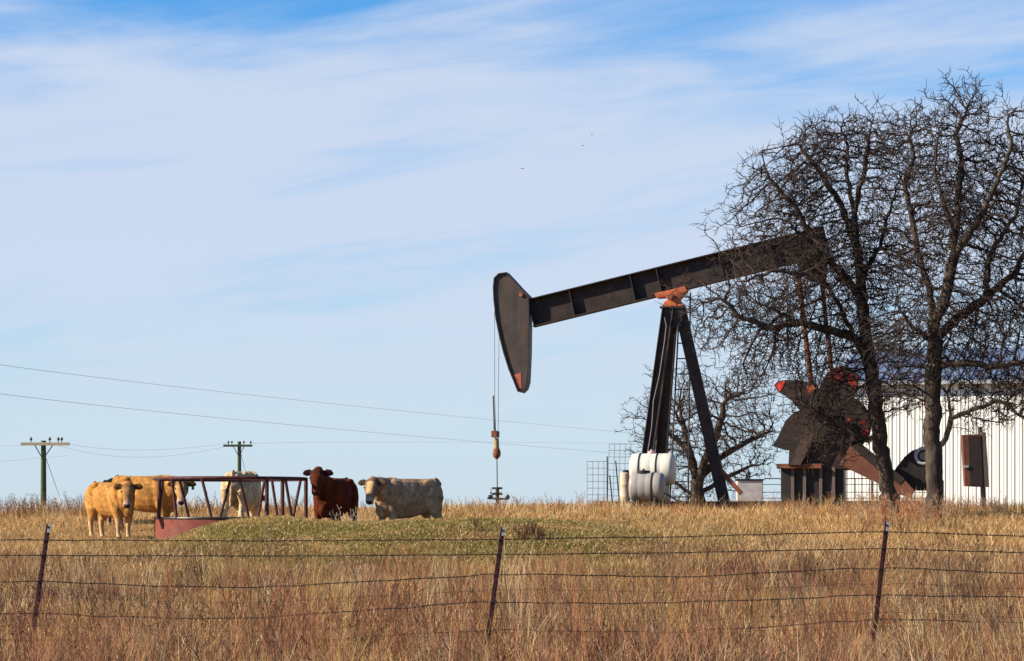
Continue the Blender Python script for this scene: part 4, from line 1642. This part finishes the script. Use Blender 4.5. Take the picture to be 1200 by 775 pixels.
    lc = np.array(legcol if legcol is not None else np.array(coat) * 1.15)
    c = c * (1 - low) + lc * low
    hoof = sstep(.075, .045, co[:, 2])[:, None]
    c = c * (1 - hoof) + np.array([.05, .04, .03]) * hoof

    def near(p, r):
        return np.exp(-(np.linalg.norm(co - np.array(p), axis=1) / r) ** 4)[:, None]

    rel = co - np.array(H0)
    fw = rel @ np.array(f)
    sw = rel @ np.array(side)
    uw = rel @ np.array(upv)
    onhead = ((fw > -.05) & (np.abs(sw) < .17) & (np.abs(uw) < .2))
    if facecol is not None:
        k = (np.where(onhead, 1, 0) * sstep(.0, .06, fw))[:, None]
        c = c * (1 - k) + np.array(facecol) * (1 + .4 * nz[:, None]) * k
    kf = (np.where(onhead & (uw > 0), 1, 0) * sstep(-.08, .0, fw) * sstep(.17, .10, fw))[:, None] * .7      # darker curly poll
    c = c * (1 - kf) + np.array(coat) * .35 * kf
    if blaze is not None:
        k = (np.where(onhead & (uw > 0), 1, 0) * sstep(.09, .05, np.abs(sw)) * sstep(.05, .12, fw) * sstep(.38, .30, fw))[:, None]
        c = c * (1 - k * .9) + np.array(blaze) * k * .9
    k = (np.where(onhead, 1, 0) * sstep(.40, .50, fw))[:, None] * .65
    muz = np.array([.50, .36, .27]) if sum(coat) > .3 else np.array(coat) * 1.5
    c = c * (1 - k) + muz * k
    k = (np.where(onhead, 1, 0) * sstep(.525, .545, fw) * sstep(-.07, -.03, uw))[:, None]
    c = c * (1 - k) + np.array([.05, .03, .028]) * k
    for s in (-1, 1):
        k = near(H0 + f * .535 + side * s * .045 + upv * .03, .028)
        c = c * (1 - k) + .01 * k
        e0, e3 = ears[0 if s < 0 else 1]
        d_ = np.abs(sw) - .13
        ax_ = np.array(e3) - np.array(e0)
        tt = np.clip(((co - np.array(e0)) @ ax_) / (ax_ @ ax_), .12, 1)
        de = np.linalg.norm(co - (np.array(e0) + tt[:, None] * ax_), axis=1)
        k = (np.where(de < .085, 1, 0) * sstep(.10, .14, sw * s))[:, None] * .85
        c = c * (1 - k) + np.array(coat) * .14 * k
    a = m2.color_attributes.new('Col', 'FLOAT_COLOR', 'POINT')
    c4 = np.ones((n, 4), np.float32)
    c4[:, :3] = np.clip(c, .003, .9)
    a.data.foreach_set('color', c4.ravel())
    # shaggy surface
    nr = np.zeros(n * 3)
    m2.vertices.foreach_get('normal', nr)
    nr = nr.reshape(-1, 3)
    body = np.clip((co[:, 2] - .5) * 3, 0, 1) * (~onhead)
    co = co + nr * (nz * .016 * body)[:, None]
    m2.vertices.foreach_set('co', co.ravel())
    m2.materials.clear()
    m2.materials.append(mat('cattle_coat', (0, 0, 0), .85, var=.36, scale=20, bump=.014, attr=True, stretch=(1, 1, .5), spec=.15))
    m2.shade_smooth()
    m2.name = 'body'
    o = bpy.data.objects.new('body', m2)
    C.objects.link(o)
    o.parent = root
    # short shaggy winter hair, lying back and down
    nh = 42000
    rg = np.random.default_rng(seed)
    pick = rg.choice(n, nh)
    p0 = co[pick]
    nn = nr[pick]
    keep = (p0[:, 2] > .18)
    flow = np.tile(np.array([-.55, 0, -1.0]), (nh, 1)) + rg.normal(0, .45, (nh, 3))
    flow -= nn * (flow * nn).sum(1, keepdims=True)
    flow /= np.linalg.norm(flow, axis=1, keepdims=True) + 1e-9
    hd = flow + nn * rg.uniform(.05, .3, (nh, 1))
    hd /= np.linalg.norm(hd, axis=1, keepdims=True)
    ln = rg.uniform(.012, .030, (nh, 1)) * np.where(onhead[pick], .45, 1.)[:, None] * np.where(p0[:, 2] < .5, .6, 1.)[:, None]
    wv = np.cross(hd, nn)
    wv /= np.linalg.norm(wv, axis=1, keepdims=True) + 1e-9
    hv = np.stack([p0 - wv * .0035 - nn * .003, p0 + wv * .0035 - nn * .003, p0 + hd * ln], 1)[keep].reshape(-1, 3)
    clmp = .8 + .4 * fbm(p0[:, 0] + p0[:, 1], p0[:, 2], .07, seed + 30)[:, None]
    hc = c[pick] * rg.uniform(.6, 1.35, (nh, 1)) * clmp
    hc = np.repeat(hc[keep], 3, axis=0)
    hv = hv + 0.0
    hm = np_mesh('hair', hv, np.arange(len(hv)).reshape(-1, 3), np.clip(hc, .003, .9), M_LEAF2)
    ho_ = bpy.data.objects.new('hair', hm)
    C.objects.link(ho_)
    ho_.parent = root
    for s in (-1, 1):
        e = MB()
        ell(e, H0 + f * .165 * K + side * s * .108 * K + upv * .075 * K, (.021, .021, .021), 8)
        e.build('eye', M_EYE, root, smooth=True)
    if tagc:
        s = tagc
        e0 = H0 + f * .05 + side * s * .25 + V3((0, 0, -.07))
        e = MB()
        M_ = Matrix((side, f * -1, V3((0, 0, 1)))).transposed()
        e.box(e0 - V3((0, 0, 0)) + upv * .02, (.030, .004, .036), M_)
        e.build('ear_tag', M_TAG, root, .004)
    return root


GOLDC = (.42, .190, .046)
cow('golden cow at the far left, standing with its head turned to the camera', 131, 60.0, -50, -38, GOLDC, .10, .42, None, 54, 1.0, legcol=(.50, .31, .15), facecol=(.30, .145, .05), seed=1, deep=.06)
cow('golden cow behind the left end of the feeder, looking through the bars', 171, 62.9, -20, -66, GOLDC, -.06, .52, -26, 54, 1.04, legcol=(.30, .16, .06), facecol=(.42, .24, .10), tagc=1, seed=2, deep=.08)
cow('pale cream cow seen from behind through the feeder bars', 284, 64.0, 80, 5, (.58, .40, .215), -1.3, .50, None, 70, 1.10, legcol=(.70, .54, .34), seed=3, stance=(.03, -.05, .04, -.10), deep=.12)
cow('dark red brown cow facing the camera at the right end of the feeder', 392, 60.9, -107, 9, (.088, .016, .0035), .55, .52, 4, 54, 1.08, legcol=(.12, .023, .006), seed=4, deep=.10)
cow('pale tan cow standing broadside at the right end of the herd', 477, 61.0, 213, 45, (.33, .20, .11), .14, .44, 24, 54, 1.05, legcol=(.42, .30, .19), blaze=(.66, .42, .18), facecol=(.24, .14, .08), seed=5, deep=.12)
cow('black cow almost hidden behind the golden cows, only its poll showing', 127, 65.8, -60, -60, (.012, .010, .010), .35, .5, None, 50, .81, seed=6)

# ------------------------------------------------------------------ camera, sun, sky
sc_ = bpy.context.scene
cam = bpy.data.cameras.new('camera')
cam.sensor_fit = 'HORIZONTAL'
cam.sensor_width = 36
cam.lens = F / 1200 * 36
cam.shift_y = (HY - 387.5) / 1200
cam.clip_start = .5
cam.clip_end = 8000
co_ = bpy.data.objects.new('camera', cam)
C.objects.link(co_)
co_.location = (0, 0, CZ)
co_.rotation_euler = (R(90), 0, 0)
sc_.camera = co_

SUN_AZ, SUN_EL = 78.0, 30.0          # degrees from the camera-facing side towards the left; height
sd = V3((-math.sin(R(SUN_AZ)) * math.cos(R(SUN_EL)), -math.cos(R(SUN_AZ)) * math.cos(R(SUN_EL)), math.sin(R(SUN_EL))))
sun = bpy.data.lights.new('sun', 'SUN')
sun.energy = 5.0
sun.angle = R(.53)
sun.color = (1, .89, .73)
so_ = bpy.data.objects.new('sun', sun)
C.objects.link(so_)
so_.rotation_euler = sd.to_track_quat('Z', 'Y').to_euler()

w = bpy.data.worlds.new('World')
sc_.world = w
w.use_nodes = True
nt = w.node_tree
bgn = nt.nodes['Background']
sky = nt.nodes.new('ShaderNodeTexSky')
sky.sky_type = 'NISHITA'
sky.sun_disc = False
sky.sun_elevation = R(SUN_EL)
# rotation 0 puts the sun towards +Y; positive turns clockwise seen from above
sky.sun_rotation = math.atan2(sd.x, sd.y)
sky.air_density = 1.0
sky.dust_density = .6
sky.ozone_density = 2.2
sky.altitude = 300


def nd(t, **k):
    n = nt.nodes.new(t)
    for a, b in k.items():
        setattr(n, a, b)
    return n


def mth(op, a, b=None, c=None, clamp=False):
    n = nd('ShaderNodeMath', operation=op, use_clamp=clamp)
    for i, v in enumerate((a, b, c)):
        if v is None:
            continue
        if isinstance(v, (int, float)):
            n.inputs[i].default_value = v
        else:
            nt.links.new(v, n.inputs[i])
    return n.outputs[0]


def mrange(v, a, b, c=0., d=1., smooth=True):
    n = nd('ShaderNodeMapRange')
    if smooth:
        n.interpolation_type = 'SMOOTHSTEP'
    nt.links.new(v, n.inputs['Value'])
    for k, q in zip(('From Min', 'From Max', 'To Min', 'To Max'), (a, b, c, d)):
        n.inputs[k].default_value = q
    return n.outputs['Result']


tc = nd('ShaderNodeTexCoord')
sx = nd('ShaderNodeSeparateXYZ')
nt.links.new(tc.outputs['Generated'], sx.inputs[0])
az = mth('ARCTAN2', sx.outputs['X'], sx.outputs['Y'])
el = sx.outputs['Z']


def nzt(su, sv, rot, scale, detail, dist, seed):
    u = mth('ADD', mth('MULTIPLY', az, su), mth('MULTIPLY', el, rot))
    v = mth('SUBTRACT', mth('MULTIPLY', el, sv), mth('MULTIPLY', az, rot * .0 + (sv * .12)))
    cb = nd('ShaderNodeCombineXYZ')
    nt.links.new(u, cb.inputs[0])
    nt.links.new(v, cb.inputs[1])
    cb.inputs[2].default_value = seed
    n = nd('ShaderNodeTexNoise')
    n.inputs['Scale'].default_value = scale
    n.inputs['Detail'].default_value = detail
    n.inputs['Distortion'].default_value = dist
    n.inputs['Roughness'].default_value = .55
    nt.links.new(cb.outputs[0], n.inputs['Vector'])
    return n.outputs['Fac']


n1 = nzt(4.5, 26, 2, 1.0, 7, .5, 3.1)
n2 = nzt(9, 75, 3, 1.0, 6, .7, 8.4)
comb = mth('ADD', mth('MULTIPLY', n1, .72), mth('MULTIPLY', n2, .28))
bias = mth('SUBTRACT', mrange(el, .212, .130, -.16, .14), mrange(el, .22, .40, 0, .35))
cover = mrange(mth('ADD', comb, bias), .28, .66, 0, 1)
lowfade = mrange(el, .02, .10,   .93, 1)
cover = mth('MULTIPLY', cover, lowfade)
cover = mth('MULTIPLY', cover, mth('MULTIPLY', mrange(mth('ABSOLUTE', az), .5, 1.1, .93, .25), 1.0))
mx = nd('ShaderNodeMix', data_type='RGBA')
nt.links.new(cover, mx.inputs['Factor'])
hsv = nd('ShaderNodeHueSaturation')
hsv.inputs['Saturation'].default_value = 1.25
nt.links.new(sky.outputs[0], hsv.inputs['Color'])
vmu = nd('ShaderNodeVectorMath', operation='MULTIPLY')
vmu.inputs[1].default_value = (.78, 1.32, 1.72)
nt.links.new(hsv.outputs[0], vmu.inputs[0])
nt.links.new(vmu.outputs[0], mx.inputs['A'])
cm = nd('ShaderNodeMix', data_type='RGBA')
nt.links.new(mrange(el, .0, .12), cm.inputs['Factor'])
cm.inputs['A'].default_value = (6.3, 7.45, 8.6, 1)
cm.inputs['B'].default_value = (6.3, 7.1, 8.7, 1)
nt.links.new(cm.outputs['Result'], mx.inputs['B'])
SKYMIX = mx
nt.links.new(mx.outputs['Result'], bgn.inputs['Color'])
bgn.inputs['Strength'].default_value = .056

sc_.view_settings.view_transform = 'Standard'
sc_.view_settings.look = 'None'
sc_.view_settings.exposure = 0.85
sc_.view_settings.gamma = 1
sc_.render.film_transparent = False
sc_.cycles.max_bounces = 5
sc_.cycles.diffuse_bounces = 2
sc_.cycles.use_denoising = True
sc_.cycles.denoiser = 'OPENIMAGEDENOISE'
sc_.render.filter_size = 1.2
